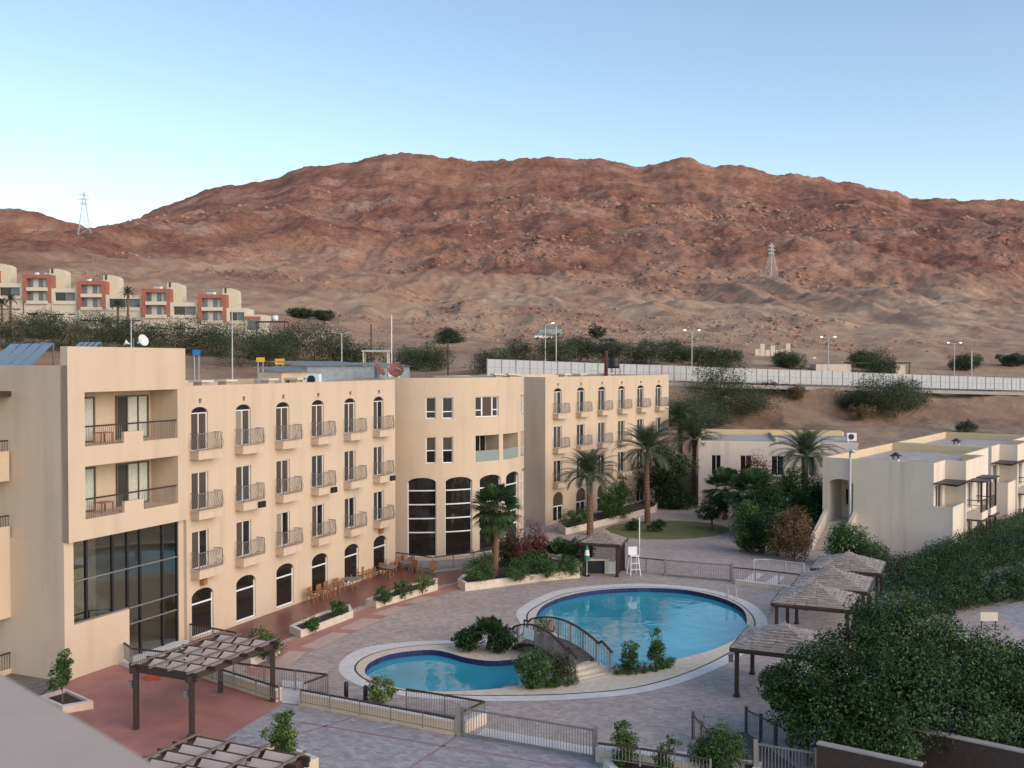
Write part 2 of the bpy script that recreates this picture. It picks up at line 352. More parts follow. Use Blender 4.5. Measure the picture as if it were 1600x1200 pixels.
# farther mountain at the left
def far_mountain():
    xs = np.linspace(-4200, -1100, 160); rows = []
    for k, (dy, f) in enumerate([(-500, 0), (-350, .35), (-180, .7), (0, 1), (300, .7), (800, 0)]):
        z = np.interp(800+1600*xs/4200, [-900, 0, 60, 160, 230, 330], [280, 326, 336, 358, 375, 420]); z = EYE+(566-z)/1600*4200
        z = z*f+(fbm(xs/160+k*3, xs*0+k*1.7, 5, True)-.6)*120*(.3+f)*(1 if f else 0)*.5
        rows.append(np.stack([xs, np.full_like(xs, 4200+dy), z], -1))
    V = np.concatenate(rows); w = len(xs); i, j = np.meshgrid(np.arange(w-1), np.arange(5)); q = (j*w+i).ravel()
    tag(new_obj('mountain', np_mesh('mountain', V, np.stack([q, q+1, q+w+1, q+w], -1), M['desert'], True)), kind='structure')
far_mountain()
def rocks():
    rs = np.random.RandomState(3); V = []; F = []; base = np.array([(1, 0, 0), (-1, 0, 0), (0, 1, 0), (0, -1, 0), (0, 0, 1), (0, 0, -1)], float)
    tri = np.array([(0, 2, 4), (2, 1, 4), (1, 3, 4), (3, 0, 4), (2, 0, 5), (1, 2, 5), (3, 1, 5), (0, 3, 5)])
    n = 40000; Y = 320*np.exp(rs.rand(n)**.8*1.6); X = (rs.rand(n)*1.2-.6)*Y
    den = fbm(X/90+50, Y/90+20, 3); keep = rs.rand(n) < np.clip((den-.52)*6, .0, 1); X = X[keep]; Y = Y[keep]; Z = hterr(X, Y)
    s = (.4+rs.rand(len(X))**3*2.2)*Y/700
    for k in range(len(X)):
        p = base*(.6+rs.rand(6, 1)*.7)*s[k]*np.array([1.2, 1, .7]); F.append(tri+len(V)*6); V.append(p+np.array([X[k], Y[k], Z[k]]))
    o = new_obj('loose_rocks', np_mesh('loose_rocks', np.concatenate(V), np.concatenate(F), M['rock']))
    tag(o, 'dark red rocks scattered over the slope', 'rocks', kind='stuff')
M['rock'] = mat('red_rock', (.31, .18, .12), .95, .5, .05)
rocks()
# ================================================================== walls with real openings
def ident(s, y, z): return (s, y, z)
def wall(mb, s0, s1, z0, z1, ops, th=.22, M=ident, ds=99):
    """front face at y=0 with openings (a,b,c,d,rise); reveals go in to y=th"""
    S = {s0, s1}; Zs = {z0, z1}
    for a, b, c, d, r in ops: S |= {a, b}; Zs |= {c, d}
    n = int((s1-s0)/ds)
    for k in range(1, n+1): S.add(s0+(s1-s0)*k/(n+1))
    S = sorted(x for x in S if s0-1e-6 <= x <= s1+1e-6); Zs = sorted(z for z in Zs if z0-1e-6 <= z <= z1+1e-6)
    for i in range(len(S)-1):
        if S[i+1]-S[i] < 1e-4: continue
        for j in range(len(Zs)-1):
            cs = (S[i]+S[i+1])/2; cz = (Zs[j]+Zs[j+1])/2
            if any(a < cs < b and c < cz < d for a, b, c, d, r in ops): continue
            mb.quad(M(S[i], 0, Zs[j]), M(S[i+1], 0, Zs[j]), M(S[i+1], 0, Zs[j+1]), M(S[i], 0, Zs[j+1]))
    for a, b, c, d, r in ops:
        K = 12 if r else 1; sp = d-r
        if r:
            arc = [(a+(b-a)*(1-math.cos(math.pi*k/K))/2, sp+r*math.sin(math.pi*k/K)) for k in range(K+1)]
        else: arc = [(a, d), (b, d)]
        for k in range(len(arc)-1):
            (p, zp), (q, zq) = arc[k], arc[k+1]
            if r: mb.quad(M(p, 0, zp), M(q, 0, zq), M(q, 0, d), M(p, 0, d))
            mb.quad(M(p, 0, zp), M(p, th, zp), M(q, th, zq), M(q, 0, zq))
        for s in (a, b): mb.quad(M(s, 0, c), M(s, th, c), M(s, th, sp), M(s, 0, sp))
        mb.quad(M(a, 0, c), M(b, 0, c), M(b, th, c), M(a, th, c))
def panel(mb, a, b, c, d, r, y, M=ident):
    if r:
        K = 12; p = [M(a, y, c), M(b, y, c)]+[M(b-(b-a)*(1-math.cos(math.pi*k/K))/2, y, d-r+r*math.sin(math.pi*k/K)) for k in range(K+1)]
        mb.quad(*p)
    else: mb.quad(M(a, y, c), M(b, y, c), M(b, y, d), M(a, y, d))
def frame_rect(mb, a, b, c, d, w=.06, y0=.10, y1=.17, M=ident, top=True):
    mb.box(a, a+w, y0, y1, c, d, M); mb.box(b-w, b, y0, y1, c, d, M); mb.box(a+w, b-w, y0+.002, y1-.002, c, c+w, M)
    if top: mb.box(a+w, b-w, y0+.002, y1-.002, d-w, d, M)
_cache = {}
def shared(key, fn):
    if key not in _cache: _cache[key] = fn()
    return _cache[key]
rnd = random.Random(11)
# ------------------------------------------------------------------ the two straight wings
VP1 = Vector(((1515-800)/1600, 1, 0)).normalized(); PHI1 = math.atan2(VP1.y, VP1.x)
P1 = G(412, 962, 0)
F1 = Frame(line_hit(P1, VP1, 289), PHI1)
VP2 = Vector((.6, .8, 0)); PHI2 = math.atan2(.8, .6)
F2 = Frame(G(852, 822, 0), PHI2)
FLOORS = [3.93, 7.2, 10.5]
def door_mesh(arch):
    def fn():
        mb = MB(); frame_rect(mb, 0, 1.36, 0, 2.1, .055, top=True); mb.box(.65, .71, .10, .17, .05, 2.05)
        return mb.mesh('window', M['white'])
    return shared(('door', arch), fn)
def pane_mesh(a, b, c, d, r, mname, y=.14):
    def fn():
        mb = MB(); panel(mb, a, b, c, d, r, y); return mb.mesh('pane', M[mname])
    return shared((a, b, c, d, r, mname, y), fn)
def balcony_mesh():
    def fn():
        mb = MB(); mb.box(-.12, 1.85, -.62, .0, -.45, 0); mb.box(-.15, 1.88, -.65, -.001, -.03, .03); return mb.mesh('balcony', M['wall'])
    return shared('balc', fn)
def rail_mesh():
    def fn():
        mb = MB(); a, b, f = -.09, 1.82, -.59
        def top(z, w):
            mb.bar((a, -.01, z), (a, f, z), w); mb.bar((a, f, z), (b, f, z), w); mb.bar((b, f, z), (b, -.01, z), w)
        top(.98, .035); top(.10, .025)
        def baluster(x, y, ox, oy):
            pts = [(x, y, .1), (x+ox*.10, y+oy*.10, .28), (x+ox*.11, y+oy*.11, .42), (x+ox*.02, y+oy*.02, .66), (x, y, .98)]
            for p, q in zip(pts, pts[1:]): mb.bar(p, q, .016)
        k = 15
        for i in range(k+1): baluster(a+(b-a)*i/k, f, 0, -1)
        for i in range(1, 5): baluster(a, f*i/5, -1, 0); baluster(b, f*i/5, 1, 0)
        for x in (a, b): mb.bar((x, f, .03), (x, f, 1.0), .035)
        return mb.mesh('railing', M['metal'])
    return shared('brail', fn)
def hotel_wing(F, name, label, cols, length, top, arches, arch_style, depth, base_z=-.5):
    e = thing(name, label, 'hotel', F.o, F.phi); ops = []
    for c in cols:
        for k, z in enumerate(FLOORS): ops.append((c, c+1.36, z, z+(2.42 if k == 2 else 2.1), .34 if k == 2 else 0))
    for c, w, z0, z1, r in arches: ops.append((c, c+w, z0, z1, r))
    mb = MB(); wall(mb, 0, length, base_z, top, ops, .2)
    D = depth
    mb.quad((0, 0, base_z), (0, D, base_z), (0, D, top), (0, 0, top)); mb.quad((length, 0, base_z), (length, D, base_z), (length, D, top), (length, 0, top)); mb.quad((0, D, base_z), (length, D, base_z), (length, D, top), (0, D, top))
    # parapet inner faces and cap
    t = .2
    for (x0, x1, y0, y1) in ((0, length, 0, t), (0, length, D-t, D), (0, t, t, D-t), (length-t, length, t, D-t)):
        mb.quad((x0, y0, top), (x1, y0, top), (x1, y1, top), (x0, y1, top))
    for p, q in (((t, t), (length-t, t)), ((t, D-t), (length-t, D-t)), ((t, t), (t, D-t)), ((length-t, t), (length-t, D-t))):
        mb.quad((*p, top-.5), (*q, top-.5), (*q, top), (*p, top))
    mb.build('wall', M['wall'], e)
    mb = MB(); mb.quad((t, t, top-.45), (length-t, t, top-.45), (length-t, D-t, top-.45), (t, D-t, top-.45)); mb.build('roof', M['roof'], e)
    for i, c in enumerate(cols):
        for k, z in enumerate(FLOORS):
            w = new_obj('window', door_mesh(k == 2), e, (c, 0, z))
            dk = rnd.random() < (.75 if k == 0 else .2)
            new_obj('pane', pane_mesh(.05, .66, .05, 2.06, 0, ('glass_c' if rnd.random() < .22 else 'glass_b') if rnd.random() < .65 else 'glass_g'), w)
            new_obj('pane', pane_mesh(.70, 1.31, .05, 2.06, 0, 'glass' if dk else ('glass_b' if rnd.random() < .5 else 'glass_g')), w)
            if k == 2: new_obj('fanlight', pane_mesh(0, 1.36, 2.1, 2.42, .33, 'glass'), w)
            b = new_obj('balcony', balcony_mesh(), e, (c, 0, z)); new_obj('railing', rail_mesh(), b)
        mb = MB(); mb.box(-.04, .04, -.10, -.002, -.10, .10); mb.box(-.06, .06, -.13, -.02, .10, .14); mb.build('wall_lamp', M['metal'], e, loc=(c+.68, 0, 13.25))
    for i, (c, w, z0, z1, r) in enumerate(arches):
        mb = MB()
        if arch_style == 1:
            tz = z1-r-.42
            mb.box(0, .05, .09, .16, z0, z1-r); mb.box(w-.07, w, .09, .16, z0, z1-r); mb.box(.05, w-.07, .092, .158, z0, z0+.08); mb.box(.05, w-.07, .088, .162, tz, tz+.09)
            f = mb.build('window', M['white'], e, loc=(c, 0, 0)); new_obj('pane', pane_mesh(.04, w-.06, z0+.07, tz, 0, 'glass', .13), f); new_obj('fanlight', pane_mesh(0, w, tz+.09, z1, r, 'glass', .13), f)
        else:
            tz = z1-r-.62
            frame_rect(mb, 0, w, z0, tz, .09, .09, .16); mb.box(w/2-.06, w/2+.06, .09, .16, z0+.09, tz-.09)
            f = mb.build('window', M['white'], e, loc=(c, 0, 0)); new_obj('pane', pane_mesh(.09, w/2-.06, z0+.09, tz-.09, 0, 'glass', .13), f); new_obj('pane', pane_mesh(w/2+.06, w-.09, z0+.09, tz-.09, 0, 'glass', .13), f)
            new_obj('fanlight', pane_mesh(0, w, tz, z1, r, 'glass_b', .13), f)
    return e
L1 = F1.S(617); cols1 = [F1.S(px) for px in (298, 368, 431, 486.8, 537.9, 583.5)]
wing1 = hotel_wing(F1, 'hotel_wing', 'four-storey peach hotel wing with six columns of small balconies above the cafe terrace', cols1, L1, 14.1, [(c-.05, 1.78, .15, 2.78, .42) for c in cols1], 1, 13)
for i in (1, 3, 5):
    mb = MB(); mb.box(-.28, .28, -.80, -.655, -.42, -.06); mb.build('air_conditioner', M['black'], wing1, loc=(cols1[i]+1.45, 0, FLOORS[1]))
for i in (0, 5):
    mb = MB(); mb.box(-.16, .16, -.3, -.002, 0, .36); mb.build('wall_speaker', M['teak'], wing1, loc=(cols1[i]+.75, 0, 3.0))
L2 = F2.S(1045); cols2 = [F2.S(px) for px in (865.3, 901.5, 934.8, 965.9, 996, 1024.4)]
wing2 = hotel_wing(F2, 'hotel_wing', 'farther peach hotel wing behind the date palms, with an unlit blank end wall', cols2, L2, 14.0, [(c-.1, 1.7, .2, 3.0, .7) for c in cols2], 2, 14)
# ------------------------------------------------------------------ round pavilion between the wings
_f0 = AT(665, 600, 78.7); RR = 8.37; _vd = Vector((_f0.x, _f0.y, 0)).normalized(); RC = Vector((_f0.x, _f0.y, 0))+_vd*RR
rot = thing('round_hotel_pavilion', 'curved peach pavilion with tall dark arched windows between the two wings', 'hotel', RC, math.atan2(_vd.x, _vd.y)*-1)
def MR(s, y, z):
    a = s/RR; r = RR-y; return (r*math.sin(a), -r*math.cos(a), z)
def rs(px):
    d = ray(px, 566); d = Vector((d.x, d.y, 0)).normalized(); b = d.dot(RC); c = RC.dot(RC)-RR*RR; q = max(b*b-c, 0)
    p = d*(b-math.sqrt(q))-RC; return (math.atan2(p.x, -p.y)-math.atan2(-_vd.x, _vd.y)*-1*-1)*RR if False else RR*(math.atan2(p.x, -p.y)-math.atan2(-_vd.x, _vd.y))
def rz(px, py):
    s = rs(px); a = s/RR; p = RC+Matrix.Rotation(rot.rotation_euler.z, 3, 'Z') @ Vector(MR(s, 0, 0)); d = ray(px, py); return EYE+d.z*(p.y/d.y)
PT = RR*R(20); AW = RR*R(15.3)
ar = [(-.5*PT+PT*k+.04, -.5*PT+PT*k+.04+AW, .35, 6.5, .42) for k in range(-0, 6)]
sq = []
for px0, px1 in ((665, 681), (691, 708)): sq += [(rs(px0), rs(px1), 11.05, 12.7, 0), (rs(px0), rs(px1), 7.6, 9.65, 0)]
tri = [(rs(743), rs(779), 11.1, 12.7, 0), (rs(813), rs(821), 11.1, 12.7, 0)]
log = [(rs(743), rs(779.5), 7.6, 9.65, 0), (rs(786), rs(809.5), 7.6, 9.65, 0), (rs(813.5), rs(813.5)+2.3, 7.6, 9.65, 0)]
mb = MB(); wall(mb, -R(40)*RR, R(150)*RR, -.5, 14.2, ar+sq+tri+log, .3, MR, .35)
for k in range(48):
    a0 = -R(40)*RR+R(190)*RR*k/48; a1 = -R(40)*RR+R(190)*RR*(k+1)/48
    mb.quad(MR(a0, 0, 14.2), MR(a1, 0, 14.2), MR(a1, .25, 14.2), MR(a0, .25, 14.2)); mb.quad(MR(a0, .25, 13.7), MR(a1, .25, 13.7), MR(a1, .25, 14.2), MR(a0, .25, 14.2))
mb.build('wall', M['wall'], rot)
mb = MB(); mb.quad(*[MR(RR*R(-40+190*k/40), .2, 13.75) for k in range(41)]); mb.build('roof', M['roof'], rot)
for a, b, c, d, r in ar:
    mb = MB(); zs = [.35, 2.2, 3.28, 4.36, 5.44]; seg = 4
    for k in range(seg):
        p = a+(b-a)*k/seg; q = a+(b-a)*(k+1)/seg
        for z in zs: mb.box(p, q, .14, .24, z, z+.09, MR)
    mb.box(a, a+.06, .13, .25, .35, 6.1, MR); mb.box(b-.06, b, .13, .25, .35, 6.1, MR)
    f = mb.build('window', M['white'], rot)
    for i, z in enumerate(zs):
        mb = MB(); z1 = zs[i+1] if i < 4 else 6.08
        for k in range(seg):
            p = a+(b-a)*k/seg; q = a+(b-a)*(k+1)/seg
            if i < 4: panel(mb, p, q, z+.08, z1, 0, .2, MR)
        if i == 4:
            K = 12
            for k in range(K):
                p = a+(b-a)*k/K; q = a+(b-a)*(k+1)/K; h = lambda s: 6.08+.42*math.sqrt(max(0, 1-((s-a)/(b-a)*2-1)**2))
                mb.quad(MR(p, .2, z+.08), MR(q, .2, z+.08), MR(q, .2, h(q)), MR(p, .2, h(p)))
        mb.build('pane', M['glass'], f)
for a, b, c, d, r in sq:
    mb = MB(); frame_rect(mb, a, b, c, d, .07, .12, .2, MR); zm = c+(d-c)*(.30 if c > 10 else .46); mb.box(a+.07, b-.07, .12, .2, zm, zm+.08, MR); f = mb.build('window', M['white'], rot)
    mb = MB(); panel(mb, a+.07, b-.07, zm+.08, d-.07, 0, .17, MR); mb.build('pane', M['glass_g' if c > 10 else 'glass_b'], f); mb = MB(); panel(mb, a+.07, b-.07, c+.07, zm, 0, .17, MR); mb.build('pane', M['glass_g' if c > 10 else 'glass'], f)
for a, b, c, d, r in tri:
    mb = MB(); frame_rect(mb, a, b, c, d, .07, .12, .2, MR); w = b-a; f = None
    for k in (.25, .7): mb.box(a+w*k, a+w*k+.12, .11, .21, c+.07, d-.07, MR)
    for k in (0, .72): mb.box(a+w*k+.07, a+w*k+w*.26, .12, .2, c+.5, c+.58, MR)
    f = mb.build('window', M['white'], rot)
    for k0, k1, mt in ((0, .25, 'glass_g'), (.25, .7, 'glass_b'), (.7, 1, 'glass_g')):
        mb = MB(); panel(mb, a+w*k0+.06, a+w*k1, c+.06, d-.06, 0, .17, MR); mb.build('pane', M[mt], f)
for a, b, c, d, r in log:
    mb = MB(); w = b-a; y1 = 1.5
    for k in range(4):
        p = a+w*k/4; q = a+w*(k+1)/4; mb.quad(MR(p, .3, c), MR(q, .3, c), MR(q, y1, c), MR(p, y1, c)); mb.quad(MR(p, .3, d), MR(q, .3, d), MR(q, y1, d), MR(p, y1, d)); mb.quad(MR(p, y1, c), MR(q, y1, c), MR(q, y1, d), MR(p, y1, d))
    for s in (a, b): mb.quad(MR(s, .3, c), MR(s, y1, c), MR(s, y1, d), MR(s, .3, d))
    lg = mb.build('loggia', M['wall'], rot)
    mb = MB(); x0 = a+w*.28; frame_rect(mb, x0, b-.05, c, d-.05, .06, y1-.1, y1-.04, MR); mb.box((x0+b)/2, (x0+b)/2+.06, y1-.1, y1-.04, c, d-.1, MR); mb.build('door_frame', M['white'], lg)
    mb = MB(); panel(mb, x0+.05, b-.1, c, d-.1, 0, y1-.06, MR); mb.build('pane', M['glass'], lg)
    mb = MB(); mb.box(a, b, .04, .055, c, c+.85, MR); mb.build('glass_balustrade', glass_dark('balustrade_glass', (.25, .30, .28), .05) if 'bg' not in M else M['bg'], lg)
# ------------------------------------------------------------------ the tall block at the left
FB = Frame(line_hit(P1+Vector((VP1.y, -VP1.x, 0))*.3, VP1, 105), PHI1)
BL = FB.S(289.5); zt = 16.15; zo = FB.Z(112, 848); zg = .2
blk = thing('hotel_block', 'tall peach hotel block with two deep loggias over a glazed lobby', 'hotel', FB.o, FB.phi)
l0, l1 = FB.S(131.5), FB.S(277); lg1 = (l0, l1, FB.Z(132, 698), FB.Z(132, 613), 0); lg2 = (l0, l1, FB.Z(133, 812), FB.Z(133, 729), 0)
mb = MB(); wall(mb, 0, BL, zo, zt, [lg1, lg2], .25)
mb.quad((0, 0, zo), (BL, 0, zo), (BL, .22, zo), (0, .22, zo)); mb.quad((0, 0, zt), (BL, 0, zt), (BL, .45, zt), (0, .45, zt)); mb.quad((0, .45, zt), (BL, .45, zt), (BL, .45, 14.6), (0, .45, 14.6)); mb.quad((0, 0, zo), (0, .45, zo), (0, .45, zt), (0, 0, zt)); mb.quad((BL, 0, -.5), (BL, 11, -.5), (BL, 11, 15.2), (BL, 0, 15.2)); mb.quad((BL, 0, zo), (BL, .45, zo), (BL, .45, zt), (BL, 0, zt))
gx = [FB.S(p, .2) for p in (112, 134.5, 175.5, 199, 219, 254, 277)]; zs_ = FB.Z(115, 977, .2)
# lower front wall, set back under the overhang, with the lobby glazing cut out
lo = MB()
def lq(a, b, c, d): lo.quad((a, .2, c), (b, .2, c), (b, .2, d), (a, .2, d))
lq(-.12, gx[0], -.5, zo); lq(gx[0], gx[3], -.5, zs_); lq(gx[6], BL, -.5, zo); lq(gx[3], gx[6], -.5, zg)
lo.quad((gx[0], .2, zs_), (gx[3], .2, zs_), (gx[3], .45, zs_), (gx[0], .45, zs_)); lo.quad((gx[3], .2, zg), (gx[3], .45, zg), (gx[3], .45, zs_), (gx[3], .2, zs_)); lo.quad((gx[0], .2, zs_), (gx[0], .45, zs_), (gx[0], .45, zo), (gx[0], .2, zo)); lo.quad((gx[6], .2, zg), (gx[6], .45, zg), (gx[6], .45, zo), (gx[6], .2, zo))
mb.v_off = len(mb.v); b0 = len(mb.v); mb.v += lo.v; mb.f += [tuple(i+b0 for i in f) for f in lo.f]; mb.m += lo.m
# side wall facing the viewer, long, running left
for (x, z0, z1) in ((-.12, -.5, zo), (0, zo, 15.25)): mb.quad((x, .2 if x < 0 else 0, z0), (x, 16, z0), (x, 16, z1), (x, .2 if x < 0 else 0, z1))
mb.quad((0, 0, zo), (-.12, .2, zo), (-.12, 16, zo), (0, 16, zo)); mb.quad((0, .45, 15.25), (.3, .45, 15.25), (.3, 16, 15.25), (0, 16, 15.25)); mb.quad((.3, .45, 14.6), (.3, 16, 14.6), (.3, 16, 15.25), (.3, .45, 15.25))
mb.quad((0, 16, -.5), (BL, 16, -.5), (BL, 16, 15.2), (0, 16, 15.2))
mb.build('wall', M['wall'], blk)
mb = MB(); mb.quad((.3, .45, 14.65), (BL, .45, 14.65), (BL, 16, 14.65), (.3, 16, 14.65)); mb.build('roof', M['roof'], blk)
for (a, b, c, d, r) in (lg1, lg2):
    D = 1.9; mb = MB(); mb.quad((a, D, c), (b, D, c), (b, D, d), (a, D, d)); mb.quad((a, .25, c), (b, .25, c), (b, D, c), (a, D, c)); mb.quad((a, .25, d), (b, .25, d), (b, D, d), (a, D, d))
    for s in (a, b): mb.quad((s, .25, c), (s, D, c), (s, D, d), (s, .25, d))
    s0, s1 = FB.S(193, .0), FB.S(223, .0); mb.box(s0, s1, .003, .2, c, c+.55); lg = mb.build('loggia', M['wall'], blk)
    for q0, q1, nm in ((FB.S(116, D), FB.S(146, D), 1), (FB.S(179, D), FB.S(230, D), 3)):
        mb = MB(); w = q1-q0; frame_rect(mb, q0, q1, c, d-.3, .09, D-.1, D-.03)
        for k in range(1, nm): mb.box(q0+w*k/nm-.04, q0+w*k/nm+.04, D-.1, D-.03, c+.09, d-.39)
        dr = mb.build('door', mat('bronze_frame', (.11, .085, .06), .5) if 'bronze' not in M else M['bronze'], lg)
        for k in range(nm):
            mb = MB(); x0 = q0+w*k/nm+.05; x1 = q0+w*(k+1)/nm-.05; n = 14
            if nm == 3 and k == 0: panel(mb, x0, x1, c+.05, d-.35, 0, D-.05); mb.build('pane', M['glass_g'], dr)
            else:
                for i in range(n):       # pleated curtain behind the door
                    xa = x0+(x1-x0)*i/n; xb = x0+(x1-x0)*(i+1)/n; ya, yb = D-.05+.03*(i % 2), D-.05+.03*((i+1) % 2); mb.quad((xa, ya, c+.05), (xb, yb, c+.05), (xb, yb, d-.35), (xa, ya, d-.35))
                mb.build('curtain', M['curtain'], dr)
    mb = MB(); rt = c+.95
    mb.bar((a, .12, rt), (b, .12, rt), .07, .08); mb.mi = 1
    for k in range(int((b-a)/.13)):
        x = a+.1+k*.13
        if not s0 < x < s1: mb.bar((x, .12, c), (x, .12, rt), .018)
    mb.build('railing', [M['brown'], M['metal']], lg)
# lobby glazing
hz_ = [FB.Z(114, 910, .2), FB.Z(202, 951, .2), FB.Z(204, 967, .2)]
mb = MB()
for k, x in enumerate(gx): mb.box(x-(.0 if k == 0 else .055), x+(.055 if k < 6 else 0), .26, .42, zs_ if k < 3 else zg, zo)
gm = mb.build('window_frame', M['dark'], blk); mb = MB()
mb.box(gx[0]+.08, gx[6]-.08, .25, .38, hz_[0]-.03, hz_[0]+.03); mb.box(gx[3]+.08, gx[6]-.08, .25, .38, hz_[1]-.03, hz_[1]+.03); mb.box(gx[0], gx[3], .24, .38, zs_, zs_+.08); mb.box(gx[3]+.08, gx[6]-.08, .25, .38, 2.0, 2.06)
mb.build('transom', M['metal'], blk)
def clear_glass():
    m, t, b = nodes('lobby_glass'); tr = N(t, 'ShaderNodeBsdfTransparent'); tr.inputs[0].default_value = (.84, .88, .86, 1)
    gl = N(t, 'ShaderNodeBsdfGlossy'); gl.inputs['Roughness'].default_value = .01; gl.inputs[0].default_value = (.9, .95, .95, 1)
    fr = N(t, 'ShaderNodeFresnel', IOR=2.1); mx = N(t, 'ShaderNodeMixShader'); t.links.new(fr.outputs[0], mx.inputs[0]); t.links.new(tr.outputs[0], mx.inputs[1]); t.links.new(gl.outputs[0], mx.inputs[2]); t.links.new(mx.outputs[0], t.nodes['Material Output'].inputs[0]); return m
M['clear'] = clear_glass()
rows = {0: [zs_+.08, hz_[0], zo], 3: [zg, 2.03, hz_[1], hz_[0], zo]}
for k in range(6):
    r_ = rows[0] if k < 3 else rows[3]
    for z0, z1 in zip(r_, r_[1:]):
        mb = MB(); mb.quad((gx[k]+.05, .33, z0), (gx[k+1]-.05, .33, z0), (gx[k+1]-.05, .33, z1), (gx[k]+.05, .33, z1)); mb.build('pane', M['clear'], gm)
mb = MB(); mb.quad((.1, 6.5, -.5), (BL-.1, 6.5, -.5), (BL-.1, 6.5, zo), (.1, 6.5, zo)); mb.quad((.1, .45, zo-.03), (BL-.1, .45, zo-.03), (BL-.1, 6.5, zo-.03), (.1, 6.5, zo-.03)); mb.quad((.1, .45, .18), (BL-.1, .45, .18), (BL-.1, 6.5, .18), (.1, 6.5, .18)); mb.quad((BL-.12, .45, 0), (BL-.12, 6.5, 0), (BL-.12, 6.5, zo), (BL-.12, .45, zo)); mb.quad((.12, .45, 0), (.12, 6.5, 0), (.12, 6.5, zo), (.12, .45, zo))
lob = mb.build('lobby', M['cream'], blk)
mb = MB(); mb.box(.13, gx[3]-.3, 2.6, 6.45, 4.1, 4.9); mb.box(.13, gx[3]+.2, 1.2, 4.0, 1.75, 1.95); mb.build('mezzanine', M['cream'], lob)
mb = MB()
pts = [(.4, 1.3, 2.3), (1.2, 1.3, 2.95), (2.4, 1.3, 3.0), (gx[3]-.2, 1.3, 2.75)]
for p, q in zip(pts, pts[1:]): mb.bar(p, q, .05)
for p in pts: mb.bar(p, (p[0], p[1], 1.95), .05)
mb.build('stair_rail', M['dark'], lob)
# side balconies at the picture's left edge
for nm, z, z0 in (('upper', FB.hit(0, 0)[1], 0),): pass
for zf, hgt in ((10.55, .75), (6.9, 4.6), (.2, .5)):
    mb = MB(); y0 = 3.75; mb.box(-1.55, -.123, y0, y0+4, zf-.9 if hgt < 4 else zf-3.9, zf+(.55 if hgt > .6 else .3)); bl = mb.build('balcony', M['wall'], blk)
    mb = MB(); mb.bar((-.13, y0+.08, zf+1.05), (-1.5, y0+.08, zf+1.05), .07); mb.bar((-1.5, y0+.08, zf+1.05), (-1.5, y0+4, zf+1.05), .07)
    for k in range(10): mb.bar((-.15-k*.145, y0+.08, zf+.3), (-.15-k*.145, y0+.08, zf+1.05), .018)
    mb.build('railing', M['brown'], bl)
mb = MB(); mb.box(-1.6, -.003, 3.7, 8, 13.75, 14.0); mb.build('canopy', M['brown'], blk)
